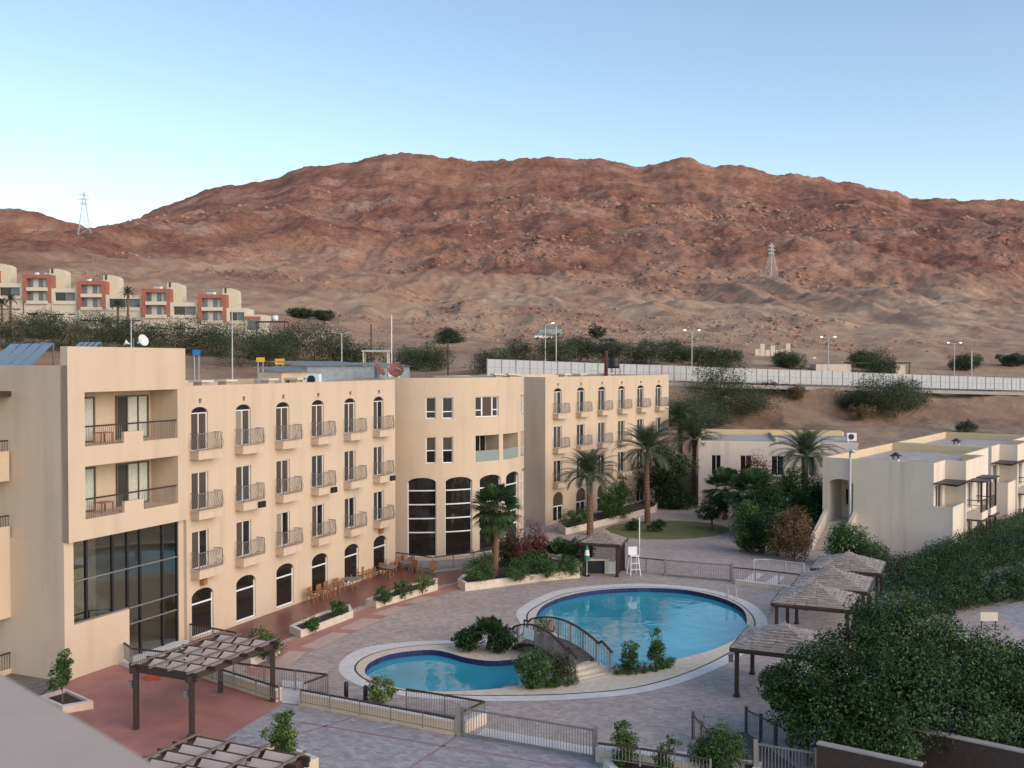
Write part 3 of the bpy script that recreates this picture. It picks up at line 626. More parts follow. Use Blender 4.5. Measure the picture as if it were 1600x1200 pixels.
# ------------------------------------------------------------------ pale terraced villas at the right
VW = Vector((.6, .8, 0)); FR = Frame(G(1458, 868, 0), PHI2-math.pi/2)      # local x runs along the wall towards the right-front, y into the block
def villa(label, off):
    o = FR.o+VW*off; e = thing('terraced_villa', label, 'villa', o, FR.phi, 'pale two-storey terraced villas'); H = 7.35; W = 9.0
    st = (-W+.5, -W+2.6, 1.9, 5.6, .45); notch = (-.001, 1.55)
    mb = MB(); wall(mb, -W, 0, -.5, H, [st], .5)
    mb.quad((0, 0, -.5), (1.45, 0, -.5), (1.45, 0, 3.95), (0, 0, 3.95))                           # ground floor runs on under the corner terrace
    def blockside(x0, y0, x1, y1, z0, z1): mb.quad((x0, y0, z0), (x1, y1, z0), (x1, y1, z1), (x0, y0, z1))
    blockside(1.45, 0, 1.45, 3.5, -.5, 3.95); mb.quad((0, 0, 3.95), (1.45, 0, 3.95), (1.45, .15, 3.95), (0, .15, 3.95)); mb.quad((1.3, 0, 3.95), (1.45, 0, 3.95), (1.45, 3.5, 3.95), (1.3, 3.5, 3.95)); mb.quad((0, .15, 3.2), (1.3, .15, 3.2), (1.3, 3.5, 3.2), (0, 3.5, 3.2)); blockside(0, .15, 1.3, .15, 3.2, 3.95); blockside(1.3, .15, 1.3, 3.5, 3.2, 3.95)
    # side of the first bay with a terrace door
    def sidewall(x, y0, y1, ops, z0=-.5):
        MS = lambda s, d, z: (x-d, s, z); wall(mb, y0, y1, z0, H, ops, .2, MS)
    sidewall(0, 0, 3.5, [(.6, 2.6, 3.25, 5.5, 0)], 3.2)
    blockside(0, 3.5, 1.6, 3.5, -.5, H)
    d2 = [(4.2, 5.6, 3.3, 5.5, 0), (7.4, 8.8, 3.3, 5.5, 0), (4.2, 5.6, .2, 2.5, 0), (7.4, 8.8, .2, 2.5, 0)]
    sidewall(1.6, 3.5, 10.2, d2)
    blockside(1.6, 10.2, 0, 10.2, -.5, H); sidewall(0, 10.2, 19, [(12, 13.4, 3.3, 5.5, 0), (12, 13.4, .2, 2.5, 0)]); blockside(-W, 0, -W, 19, -.5, H); blockside(-W, 19, 0, 19, -.5, H)
    mb.build('wall', M['wall2'], e)
    mb = MB(); t = .22; out = [(-W, 0), (0, 0), (0, 3.5), (1.6, 3.5), (1.6, 10.2), (0, 10.2), (0, 19), (-W, 19)]; inn = [(-W+t, t), (-t, t), (-t, 3.5+t), (1.6-t, 3.5+t), (1.6-t, 10.2-t), (-t, 10.2-t), (-t, 19-t), (-W+t, 19-t)]
    for k in range(8):
        j = (k+1) % 8; mb.quad((*out[k], H), (*out[j], H), (*inn[j], H), (*inn[k], H)); mb.quad((*inn[k], H-.75), (*inn[j], H-.75), (*inn[j], H), (*inn[k], H))
    mb.build('parapet', M['parap'], e)
    mb = MB(); mb.quad(*[(x, y, H-.7) for x, y in inn]); mb.build('roof', M['roof'], e)
    mb = MB(); mb.box(-.25, .25, -.25, .25, 0, .5); mb.mi = 1
    for sx in (-1, 1):
        for sy in (-1, 1): mb.box(sx*.2-.03, sx*.2+.03, sy*.2-.03, sy*.2+.03, .5, .75)
    mb.quad((-.45, -.45, .75), (.45, -.45, .75), (0, 0, 1.1)); mb.quad((.45, -.45, .75), (.45, .45, .75), (0, 0, 1.1)); mb.quad((.45, .45, .75), (-.45, .45, .75), (0, 0, 1.1)); mb.quad((-.45, .45, .75), (-.45, -.45, .75), (0, 0, 1.1))
    mb.build('chimney', [M['wall2'], M['brown']], e, loc=(-4.2, 4.2, H-.7))
    # arched stair opening with steps
    a, b, c, d, r = st
    mb = MB(); mb.quad((a, 3.2, c), (b, 3.2, c), (b, 3.2, d), (a, 3.2, d)); mb.quad((a, .5, c), (a, 3.2, c), (a, 3.2, d), (a, .5, d)); mb.quad((b, .5, c), (b, 3.2, c), (b, 3.2, d), (b, .5, d)); mb.quad((a, .5, c), (b, .5, c), (b, 3.2, c), (a, 3.2, c)); mb.quad((a, .5, d), (b, .5, d), (b, 3.2, d), (a, 3.2, d)); mb.build('stair_hall', M['wall2'], e)
    for x in (.45, 1.3):
        mb = MB(); mb.box(a+x, a+x+.35, 3.1, 3.18, c+1.2, c+2.5); mb.build('window', M['glass'], e)
    for k in range(11):
        mb = MB(); mb.box(a, b, -.3*(k+1), -.3*k-.002, -.4, 1.9-.175*k); mb.build('step', M['stone'], e)
    for x, mt in ((a-.32, 'wall2'), (b+.02, 'stone')):
        mb = MB(); mb.quad((x, -.003, -.4), (x, -3.6, -.4), (x, -3.6, .9), (x, -.003, 3.0)); mb.quad((x+.3, -.003, -.4), (x+.3, -3.6, -.4), (x+.3, -3.6, .9), (x+.3, -.003, 3.0)); mb.quad((x, -.003, 3.0), (x+.3, -.003, 3.0), (x+.3, -3.6, .9), (x, -3.6, .9)); mb.quad((x, -3.6, -.4), (x+.3, -3.6, -.4), (x+.3, -3.6, .9), (x, -3.6, .9)); mb.build('stair_wall', M[mt], e)
    # doors, awnings, balconies
    def side_door(x, y0, y1, z0, z1):
        mb = MB(); frame_rect(mb, y0, y1, z0, z1, .07, .1, .16, lambda s, d, z: (x-d, s, z)); mb.box(x-.16, x-.1, (y0+y1)/2-.04, (y0+y1)/2+.04, z0+.07, z1-.07); f = mb.build('door', M['white'], e); mb = MB(); mb.quad((x-.13, y0+.05, z0+.05), (x-.13, y1-.05, z0+.05), (x-.13, y1-.05, z1-.05), (x-.13, y0+.05, z1-.05)); mb.build('pane', M['glass'], f)
    side_door(0, .6, 2.6, 3.25, 5.5)
    for q in d2: side_door(1.6, *q[:4])
    for zz in (3.3, .2): side_door(0, 12, 13.4, zz, zz+2.2)
    mb = MB()
    for k in range(9): mb.bar((.02, .1+k*.42, 5.75), (1.75, .1+k*.42, 5.62), .1, .05)
    mb.box(0.002, 1.8, -.12, 3.48, 5.76, 5.80); mb.build('awning', M['brown'], e)
    for y0, z0 in ((3.9, 3.2), (7.1, 3.2), (3.9, .05), (7.1, .05)):
        mb = MB(); mb.box(1.603, 2.75, y0, y0+2.1, z0-(.75 if z0 > 1 else .3), z0); bl = mb.build('balcony', M['wall2'], e); mb = MB()
        for yy in (y0+.07, y0+2.03): mb.bar((2.68, yy, z0), (2.68, yy, z0+2.45), .13)
        mb.box(1.603, 2.95, y0-.15, y0+2.25, z0+2.45, z0+2.55); mb.bar((2.68, y0+.1, z0+.95), (2.68, y0+2, z0+.95), .07); mb.bar((1.62, y0+.07, z0+.95), (2.68, y0+.07, z0+.95), .07); mb.bar((1.62, y0+.07, z0+.55), (2.68, y0+.07, z0+.55), .04)
        for k in range(12): mb.bar((2.68, y0+.15+k*.16, z0), (2.68, y0+.15+k*.16, z0+.95), .018)
        mb.build('balcony_canopy', M['brown'], bl)
    return e
villa('pale two-storey villa with arched stairway behind the dark hedge', 0)
villa('farther pale villa at the right edge, partly cut off by the frame', 20.4)
mb = MB(); mb.tube([(0, 0, -.4), (0, 0, 7.9)], .11, 10); mb.tube([(0, 0, 7.9), (.0, -.2, 8.1), (.25, -.35, 7.95)], .13, 10); mb.build('vent_pipe', M['pale_metal'], None, True, FR.w(-6.6, -.2), 0)
tag(bpy.data.objects['vent_pipe'], 'tall grey vent pipe standing against the pale villa wall', 'pipe')
# low building behind the palms
pa, pb = AT(1342, 566, 106), AT(1092, 566, 109); ul = (Vector((pa.x, pa.y, 0))-Vector((pb.x, pb.y, 0))); LL = ul.length; FL = Frame(pb, math.atan2(ul.y, ul.x))
low = thing('low_hotel_building', 'long pale flat-roofed building half hidden behind palms', 'building', FL.o, FL.phi); H = 7.05
wins = [(FL.S(a), FL.S(b), 3.5, 5.55, 0) for a, b in ((1112, 1127), (1157, 1175), (1206, 1225), (1256, 1274))]
mb = MB(); wall(mb, 0, LL, -.5, H, wins, .2); mb.quad((0, 0, -.5), (0, 11, -.5), (0, 11, H), (0, 0, H)); mb.quad((LL, 0, -.5), (LL, 11, -.5), (LL, 11, H), (LL, 0, H)); mb.quad((0, 11, -.5), (LL, 11, -.5), (LL, 11, H+.4), (0, 11, H+.4)); mb.build('wall', M['wall2'], low)
mb = MB(); mb.box(.25, LL-.25, 10.7, 10.99, H-.5, H+.55); mb.box(.02, .24, .25, 10.99, H-.5, H+.2); mb.box(8, 8.25, .25, 10.68, H-.5, H+.3); mb.build('parapet', M['parap'], low); mb = MB(); mb.quad((.2, 0.01, H-.06), (LL, .01, H-.06), (LL, 10.9, H-.06), (.2, 10.9, H-.06)); mb.build('roof', M['roof'], low)
for a, b, c, d, r in wins:
    mb = MB(); frame_rect(mb, a, b, c, d, .06); mb.box((a+b)/2-.03, (a+b)/2+.03, .1, .17, c+.06, d-.06); f = mb.build('window', M['white'], low)
    for x0, x1 in ((a+.05, (a+b)/2-.03), ((a+b)/2+.03, b-.05)):
        mb = MB(); panel(mb, x0, x1, c+.05, d-.05, 0, .14); mb.build('pane', M['glass'], f)
def ac_unit(label, p, rzv, grp='air conditioner units on the roofs'):
    e = thing('air_conditioner', label, 'air conditioner', p, rzv, grp); mb = MB(); mb.box(-.5, .5, -.2, .2, .12, .95); mb.box(-.42, -.34, -.2, .2, 0, .12); mb.box(.34, .42, -.2, .2, 0, .12); mb.build('case', M['white'], e)
    mb = MB(); mb.lathe([(.0, 0), (.30, 0), (.30, .03), (.26, .03)], 18); o = mb.build('fan_grille', M['dark'], e, loc=(-.08, -.205, .55)); o.rotation_euler = (math.pi/2, 0, 0)
    return e
ac_unit('white air conditioner on the low pale roof beside the tall palm', FL.w(FL.S(1331, 2), 2, H-.06), FL.phi+.2)
# ================================================================== paving
M['deck'] = paver_mat('pool_deck_pavers', (.50, .425, .385), (.355, .30, .275), (.28, .24, .215), .34, .17, .3)
M['court'] = paver_mat('court_pavers', (.44, .425, .43), (.29, .28, .295), (.24, .23, .24), .36, .18, .42)
M['redfl'] = mat('red_screed', (.37, .165, .135), .75, .22, .5, .15, 30)
M['terr'] = mat('terrace_tiles', (.20, .08, .06), .35, .2, .6, .1, 20)
M['path'] = mat('red_path', (.40, .20, .155), .8, .15, .8, .3, 60)
M['panel'] = mat('pink_aggregate', (.50, .35, .29), .85, .12, 3, .3, 60)
M['grass'] = mat('lawn', (.135, .14, .05), .95, .3, 1.2, .8, 60)
M['redline'] = mat('red_pavers', (.30, .20, .20), .8, .2, 3)
def sheet(name, pts, z, m, kind='structure', parent=None):
    mb = MB(); mb.quad(*[(p[0], p[1], z) for p in pts]); o = mb.build(name, m, parent)
    if kind and not parent: o['kind'] = kind
    return o
def gp(*pp): return [G(x, y) for x, y in pp]
def smooth_loop(pts, n=8):
    out = []; k = len(pts)
    for i in range(k):
        a, b, c, d = (Vector((*pts[(i+j) % k][:2], 0)) for j in (-1, 0, 1, 2))
        for t in range(n):
            s = t/n; out.append(.5*((2*b)+(c-a)*s+(2*a-5*b+4*c-d)*s*s+(3*b-a-3*c+d)*s**3))
    return out
# deck of the pool: everything the court wall and the buildings enclose, with the pools cut out
outer_px = [(808, 955), (850, 930), (900, 918), (1000, 912), (1100, 920), (1168, 940), (1198, 967), (1190, 1000), (1150, 1030), (1080, 1062), (1000, 1083), (900, 1093), (800, 1096), (700, 1094), (620, 1086), (560, 1071), (530, 1050), (538, 1028), (575, 1011), (640, 1003), (715, 1000), (790, 996), (814, 980)]
ring_px = [(826, 957), (864, 935), (905, 924), (1000, 917), (1095, 924), (1150, 941), (1178, 967), (1172, 994), (1140, 1020), (1075, 1051), (995, 1074), (900, 1084), (800, 1087), (705, 1086), (630, 1079), (580, 1066), (556, 1049), (562, 1033), (592, 1019), (645, 1010), (715, 1006), (796, 1001), (824, 981)]
big_px = [(838, 962), (850, 946), (880, 933), (930, 923), (1000, 919), (1070, 922), (1125, 934), (1158, 950), (1167, 969), (1160, 990), (1130, 1009), (1085, 1024), (1040, 1034), (1000, 1041), (965, 1043), (940, 1038), (915, 1020), (885, 1000), (860, 985), (843, 973)]
small_px = [(570, 1049), (578, 1036), (605, 1024), (640, 1018), (675, 1016), (700, 1020), (728, 1028), (765, 1033), (800, 1031), (830, 1026), (850, 1030), (850, 1045), (838, 1060), (815, 1070), (770, 1077), (700, 1081), (640, 1078), (598, 1069), (577, 1059)]
outer = smooth_loop(gp(*outer_px), 5); ring = smooth_loop(gp(*ring_px), 5); big = smooth_loop(gp(*big_px), 5); small = smooth_loop(gp(*small_px), 5)
def fill(name, loops, z, m):
    import bmesh
    bm = bmesh.new(); es = []
    for lp in loops:
        vs = [bm.verts.new((p[0], p[1], z)) for p in lp]
        for i in range(len(vs)): es.append(bm.edges.new((vs[i], vs[(i+1) % len(vs)])))
    bmesh.ops.triangle_fill(bm, use_beauty=True, use_dissolve=False, edges=es)
    for f in bm.faces:
        if f.normal.z < 0: f.normal_flip()
    me = bpy.data.meshes.new(name); bm.to_mesh(me); bm.free(); me.materials.append(m); return new_obj(name, me)
deckp = gp((290, 1006), (617, 888), (700, 880), (824, 848), (852, 824), (1045, 768), (1300, 766), (1420, 850), (1600, 990), (1600, 1085), (1300, 1130), (1090, 1200), (940, 1186), (715, 1146), (468, 1097), (440, 1097), (360, 1062), (282, 1045))
tag(fill('pool_deck', [deckp, outer], 0.0, M['deck']), kind='structure')
tag(fill('pavement', [[Vector(p) for p in ((-60, 12, 0), (75, 12, 0), (75, 124, 0), (-60, 124, 0))], ring], -.012, M['court']), kind='structure')
band = fill('pool_surround', [outer, ring], .012, M['coping']); tag(band, kind='structure')
mb = MB()
for k in range(len(ring)):                # dark slot drain between the two rings
    a = ring[k]; b = ring[(k+1) % len(ring)]; mb.bar((a.x, a.y, .012), (b.x, b.y, .012), .09, .02)
mb.build('slot_drain', M['dark'], band)
inner_ring = fill('pool_coping', [ring, big, small], .02, M['stone']); tag(inner_ring, kind='structure')
M['tile'] = paver_mat('pool_tiles', (.012, .025, .13), (.008, .016, .085), (.03, .05, .14), .1, .1)
def water_mat():
    m, t, b = nodes('pool_water'); b.inputs['Base Color'].default_value = (.012, .205, .37, 1); b.inputs['Roughness'].default_value = .03; b.inputs['IOR'].default_value = 1.33
    co = N(t, 'ShaderNodeTexCoord'); n = N(t, 'ShaderNodeTexNoise', Scale=.9, Detail=3.0); t.links.new(co.outputs['Object'], n.inputs['Vector']); bp = N(t, 'ShaderNodeBump', Strength=.09, Distance=.3); t.links.new(n.outputs[0], bp.inputs['Height']); t.links.new(bp.outputs[0], b.inputs['Normal'])
    n2 = N(t, 'ShaderNodeTexNoise', Scale=.25, Detail=2.0); t.links.new(co.outputs['Object'], n2.inputs['Vector']); rp = ramp(t, [(.3, (.03, .27, .36)), (.7, (.05, .36, .48))]); t.links.new(n2.outputs[0], rp.inputs[0]); t.links.new(rp.outputs[0], b.inputs['Base Color'])
    return m
M['water'] = water_mat()
for lp, nm in ((big, 'pool_water'), (small, 'pool_water')):
    mb = MB(); mb.quad(*[(p.x, p.y, -.27) for p in lp]); w = mb.build(nm, M['water']); tag(w, kind='structure')
    mb = MB()
    for k in range(len(lp)):
        a, b = lp[k], lp[(k+1) % len(lp)]; mb.quad((a.x, a.y, -1.2), (b.x, b.y, -1.2), (b.x, b.y, .018), (a.x, a.y, .018))
    mb.build('tile_band', M['tile'], w)
# red court by the tall block, rising a little to its wall
cpx = [(60, 1090, .15), (104, 1057, .3), (170, 1034, .3), (195, 1040, .1), (282, 1045, .004), (360, 1063, .004), (440, 1098, .004), (330, 1166, .004), (290, 1172, .004), (235, 1178, .004), (205, 1196, .004), (120, 1190, .004)]
mb = MB(); ctr = G(250, 1090, .02)
P_ = [G(x, y, z) for x, y, z in cpx]
for k in range(len(P_)): mb.quad(ctr, P_[k], P_[(k+1) % len(P_)])
tag(mb.build('red_court', M['redfl']), kind='structure')
mb = MB(); mb.quad(G(-160, 1120, .16), G(60, 1088, .16), G(104, 1056, .31), G(20, 1038, .31), G(-160, 1020, .31)); tag(mb.build('side_paving', paver_mat('side_pavers', (.22, .18, .16), (.15, .12, .11), (.1, .085, .08), .3, .15, .2)), kind='structure')
# red paver lines in the grey-blue court
for a, b in (((560, 1118), (300, 1200)), ((715, 1150), (640, 1200)), ((470, 1128), (900, 1200)), ((330, 1166), (440, 1099))):
    p, q = G(*a), G(*b); mb = MB(); mb.bar((p.x, p.y, -.006), (q.x, q.y, -.006), .14, .008); tag(mb.build('paver_line', M['redline']), kind='structure')
# cafe terrace, path strip
tag(sheet('cafe_terrace', gp((291, 1005), (617, 887), (706, 880), (735, 905), (640, 924), (560, 948), (480, 985), (400, 1018), (372, 1032), (330, 1030)), .006, M['terr']), kind='structure')
path = tag(sheet('red_path', gp((400, 1022), (480, 990), (560, 955), (640, 930), (720, 911), (728, 917), (640, 945), (560, 985), (500, 1010), (445, 1040), (410, 1060), (380, 1050)), .010, M['path']), kind='structure')
for q in ([(418, 1042), (452, 1017), (480, 1019), (447, 1046)], [(470, 1011), (520, 988), (548, 990), (497, 1015)], [(530, 983), (567, 966), (598, 968), (560, 985)], [(582, 960), (616, 947), (642, 949), (608, 963)], [(630, 942), (660, 932), (684, 933), (655, 944)]):
    sheet('panel', gp(*q), .0165, M['panel'], None, path)
lawn = [G(1042+99*math.cos(t), 829+15*math.sin(t)) for t in np.linspace(0, 2*math.pi, 40, endpoint=False)]
tag(sheet('lawn', lawn, .03, M['grass']), kind='structure')
mb = MB()
for k in range(40): mb.bar((lawn[k].x, lawn[k].y, .02), (lawn[(k+1) % 40].x, lawn[(k+1) % 40].y, .02), .16, .08)
tag(mb.build('kerb', M['concrete']), kind='structure')
# ================================================================== low walls with railings
def low_wall(label, pts, h, w=.3, m='wall2', cop='coping', name='low_wall', z=0):
    p = [G(x, y) for x, y in pts]; e = thing(name, label, 'wall', (p[0].x, p[0].y, z)); mb = MB(); mc = MB(); o = p[0]
    for a, b in zip(p, p[1:]):
        d = (b-a).normalized()*(w/2)*.0; a_, b_ = a-o-d, b-o+d; mb.bar((a_.x, a_.y, h/2-.06), (b_.x, b_.y, h/2-.06), w, h+.1); mc.bar((a_.x, a_.y, h+.015), (b_.x, b_.y, h+.015), w+.07, .06)
    mb.build('wall', M[m], e); mc.build('coping', M[cop], e); return e
def railing(label, pts, h=.95, z=0.0, gap=.13, post=1.6, top='brown', body='metal', name='railing', cat='railing', topw=.08, zs=None):
    p = [G(x, y, z if zs is None else zs[i]) for i, (x, y) in enumerate(pts)]; o = p[0]; e = thing(name, label, cat, o)
    mr = MB(); mp = []; mbar = MB()
    for a, b in zip(p, p[1:]):
        a = a-o; b = b-o; L = (b-a).length; mr.bar(a+Vector((0, 0, h)), b+Vector((0, 0, h)), topw, .07); mbar.bar(a+Vector((0, 0, .1)), b+Vector((0, 0, .1)), .03)
        n = max(1, round(L/post))
        for k in range(n+1): q = a.lerp(b, k/n); mp.append(q) if all((q-r_).length > .02 for r_ in mp) else None
        n = max(1, round(L/gap))
        for k in range(1, n): q = a.lerp(b, k/n); mbar.bar(q+Vector((0, 0, .1)), q+Vector((0, 0, h)), .02)
    mr.build('handrail', M[top], e); tag(mbar.build('balusters', M[body], e), kind='stuff')
    me = shared(('rpost', h, body), lambda: (lambda b_: (b_.bar((0, 0, 0), (0, 0, h+.04), .07), b_.mesh('post', M[body]))[1])(MB()))
    for q in mp: new_obj('post', me, e, q)
    return e
low_wall('low peach wall with pale coping running to the sliding gate', [(470, 1100), (712, 1147)], .55, m='wall')
railing('dark-topped railing on the peach wall left of the sliding gate', [(470, 1100), (712, 1147)], .62, .58)
low_wall('low peach wall beside the red court under the large pergola', [(225, 1046), (300, 1052), (436, 1096)], .55, m='wall')
railing('railing on the wall behind the large pergola', [(230, 1046), (300, 1052), (436, 1096)], .62, .58)
railing('railing running from the pergola towards the small pool', [(365, 1066), (512, 1086), (474, 1101)], .95, 0)
railing('railing above the planting next to the sliding gate', [(635, 1110), (757, 1131), (722, 1148)], .95, 0)
low_wall('short low wall behind the end of the sliding gate', [(722, 1146), (757, 1129)], .5, m='wall2')
low_wall('low wall right of the sliding gate, behind the corner planter', [(932, 1188), (1000, 1197), (1110, 1215)], .5, m='wall2')
railing('railing right of the sliding gate, behind the corner planter', [(934, 1188), (1000, 1197), (1110, 1215)], .65, .52)
def gate(label, a, b, h=1.15, grp=None, sp=.12):
    p = G(*a); q = G(*b)-p; e = thing('sliding_gate', label, 'gate', p, 0, grp); L = q.length; up = Vector((0, 0, 1))
    for w in (Vector(), q): mb = MB(); mb.bar(w-up*.02, w+up*(h+.15), .16); mb.build('gate_post', M['metal'], e)
    mb = MB(); mb.bar(up*h, q+up*h, .07, .07); mb.build('top_rail', M['metal'], e); mb = MB(); mb.bar(up*.09, q+up*.09, .07, .1); mb.build('bottom_rail', M['metal'], e); mb = MB(); n = round(L/sp)
    for k in range(1, n): mb.bar(q*(k/n)+up*.1, q*(k/n)+up*h, .028)
    tag(mb.build('bars', M['metal'], e), kind='stuff'); return e
gate('long grey sliding gate in front of the pool deck', (716, 1149), (930, 1187))
gate('grey gate between the lawn drive and the big pool', (1039, 900), (1143, 909), 1.15, sp=.13)
gate('grey gate at the bottom right beside the wooden ramp', (1180, 1212), (1275, 1228), 1.2)
railing('dark-topped railing between kiosk and the grey lawn gate', [(982, 893), (1038, 899)], 1.1, 0)
railing('railing with dark rail at the crossing near the pavilions', [(1145, 909), (1180, 912), (1255, 921)], 1.0, 0)
railing('short white picket fence by the flower bed', [(1178, 893), (1200, 893), (1256, 900)], .9, 0, top='pale_metal', body='pale_metal')
low_wall('long low kerb wall beneath the crossing railing', [(1150, 912), (1255, 925), (1330, 932)], .25, m='stone', cop='coping')
railing('railing across the left end of the cafe terrace', [(295, 1003), (371, 1018)], 1.0, 0)
railing('railing bordering the curved ramp under the round pavilion', [(619, 884), (676, 892), (740, 884), (790, 868), (822, 858)], 1.0, .1)
railing('railing behind the flower bed left of the kiosk', [(818, 868), (860, 874), (906, 880)], 1.0, 0)
railing('railing round the glass entrance of the tall block', [(191, 1028), (206, 1040), (260, 1046), (282, 1040)], .85, .35)
mb = MB(); pl = [G(x, y, 0) for x, y in ((180, 1042), (228, 1054), (290, 1049), (295, 1008), (200, 1022))]; mb.prism([(p.x, p.y) for p in pl], -.1, .32); tag(mb.build('entrance_platform', M['coping']), 'pale stone landing before the glass lobby door', 'landing')
# curved ramp in front of the round pavilion
mb = MB(); pr = [G(x, y, 0) for x, y in ((617, 886), (676, 895), (742, 887), (795, 870), (824, 858), (824, 848), (780, 858), (700, 876), (640, 877))]; mb.prism([(p.x, p.y) for p in pr], -.1, .12); tag(mb.build('curved_ramp', M['concrete']), kind='structure')
mb = MB(); mb.quad(G(440, 1098, .02), G(472, 1101, .02), G(482, 1066, .02), G(440, 1063, .02)); tag(mb.build('ramp', M['coping']), kind='structure')
mb = MB(); mb.quad(*[G(x, y, .013) for x, y in ((757, 1137), (930, 1168), (928, 1180), (745, 1148))]); tag(mb.build('gate_threshold', M['coping']), kind='structure')
for k, (x, y) in enumerate(((541, 1098), (571, 1104))):
    mb = MB(); mb.tube([(0, 0, -.01), (0, 0, .9), (0, 0, .95)], [.1, .1, .07], 10); tag(mb.build('bollard', M['black'], None, True, G(x, y)), ('left' if k == 0 else 'right')+' one of two black bollards behind the wall railing', 'bollard', 'black bollards by the small pool')
# zebra slabs at the crossing
for k, (x, y) in enumerate(((1172, 905), (1205, 910))):
    mb = MB(); mb.quad(*[G(x+dx, y+dy, .008) for dx, dy in ((-14, 4), (6, -11), (22, -9), (4, 7))]); tag(mb.build('crossing_slab', M['coping']), kind='structure')
# ================================================================== planters
def planter(label, pts, h=.45, m='stone', name='planter', closed=True, w=.28):
    p = [G(x, y) for x, y in pts]; o = p[0]; e = thing(name, label, 'planter', o); c = sum(((a-o) for a in p), Vector())/len(p); mb = MB(); mc = MB(); n = len(p)
    for k in range(n):
        a, b = p[k]-o, p[(k+1) % n]-o; ai = a+(c-a).normalized()*w; bi = b+(c-b).normalized()*w
        mb.quad((a.x, a.y, -.02), (b.x, b.y, -.02), (b.x, b.y, h), (a.x, a.y, h)); mb.quad((ai.x, ai.y, h-.3), (bi.x, bi.y, h-.3), (bi.x, bi.y, h), (ai.x, ai.y, h)); mc.quad((a.x, a.y, h+.002), (b.x, b.y, h+.002), (bi.x, bi.y, h+.002), (ai.x, ai.y, h+.002))
    mb.build('wall', M[m], e); mc.build('coping', M['coping'], e); mb = MB(); mb.quad(*[((a-o)+(c-(a-o)).normalized()*w*.9).to_tuple()[:2]+(h-.12,) for a in p]); mb.build('soil', M['soil'], e); return e
planter('square tree planter on the red court at the far left', [(60, 1102), (98, 1119), (146, 1110), (102, 1090)], .42, 'wall')
planter('square tree planter on the grey-blue court at the bottom', [(385, 1195), (440, 1222), (498, 1202), (436, 1176)], .45, 'wall')
planter('long stone planter on the terrace edge nearest the pergola', [(375, 1036), (392, 1043), (438, 1021), (428, 1012)], .42)
planter('long stone planter in the middle of the terrace edge', [(452, 989), (470, 997), (552, 965), (546, 954), (500, 968)], .42)
planter('long stone planter at the far end of the terrace edge', [(571, 946), (588, 951), (684, 922), (684, 912), (650, 919)], .42)
planter('big curved stone flower bed at the foot of the fan palm', [(715, 917), (727, 924), (790, 916), (850, 908), (906, 903), (906, 888), (850, 880), (790, 884), (740, 895)], .55)
planter('stone bed with hedges along the farther wing', [(872, 828), (884, 836), (950, 820), (1025, 800), (1028, 794), (1010, 788), (940, 806)], .6)
planter('rounded white-kerbed planter at the bottom beside the gate', [(942, 1200), (955, 1216), (1180, 1240), (1190, 1205), (1080, 1190), (980, 1178)], .35)
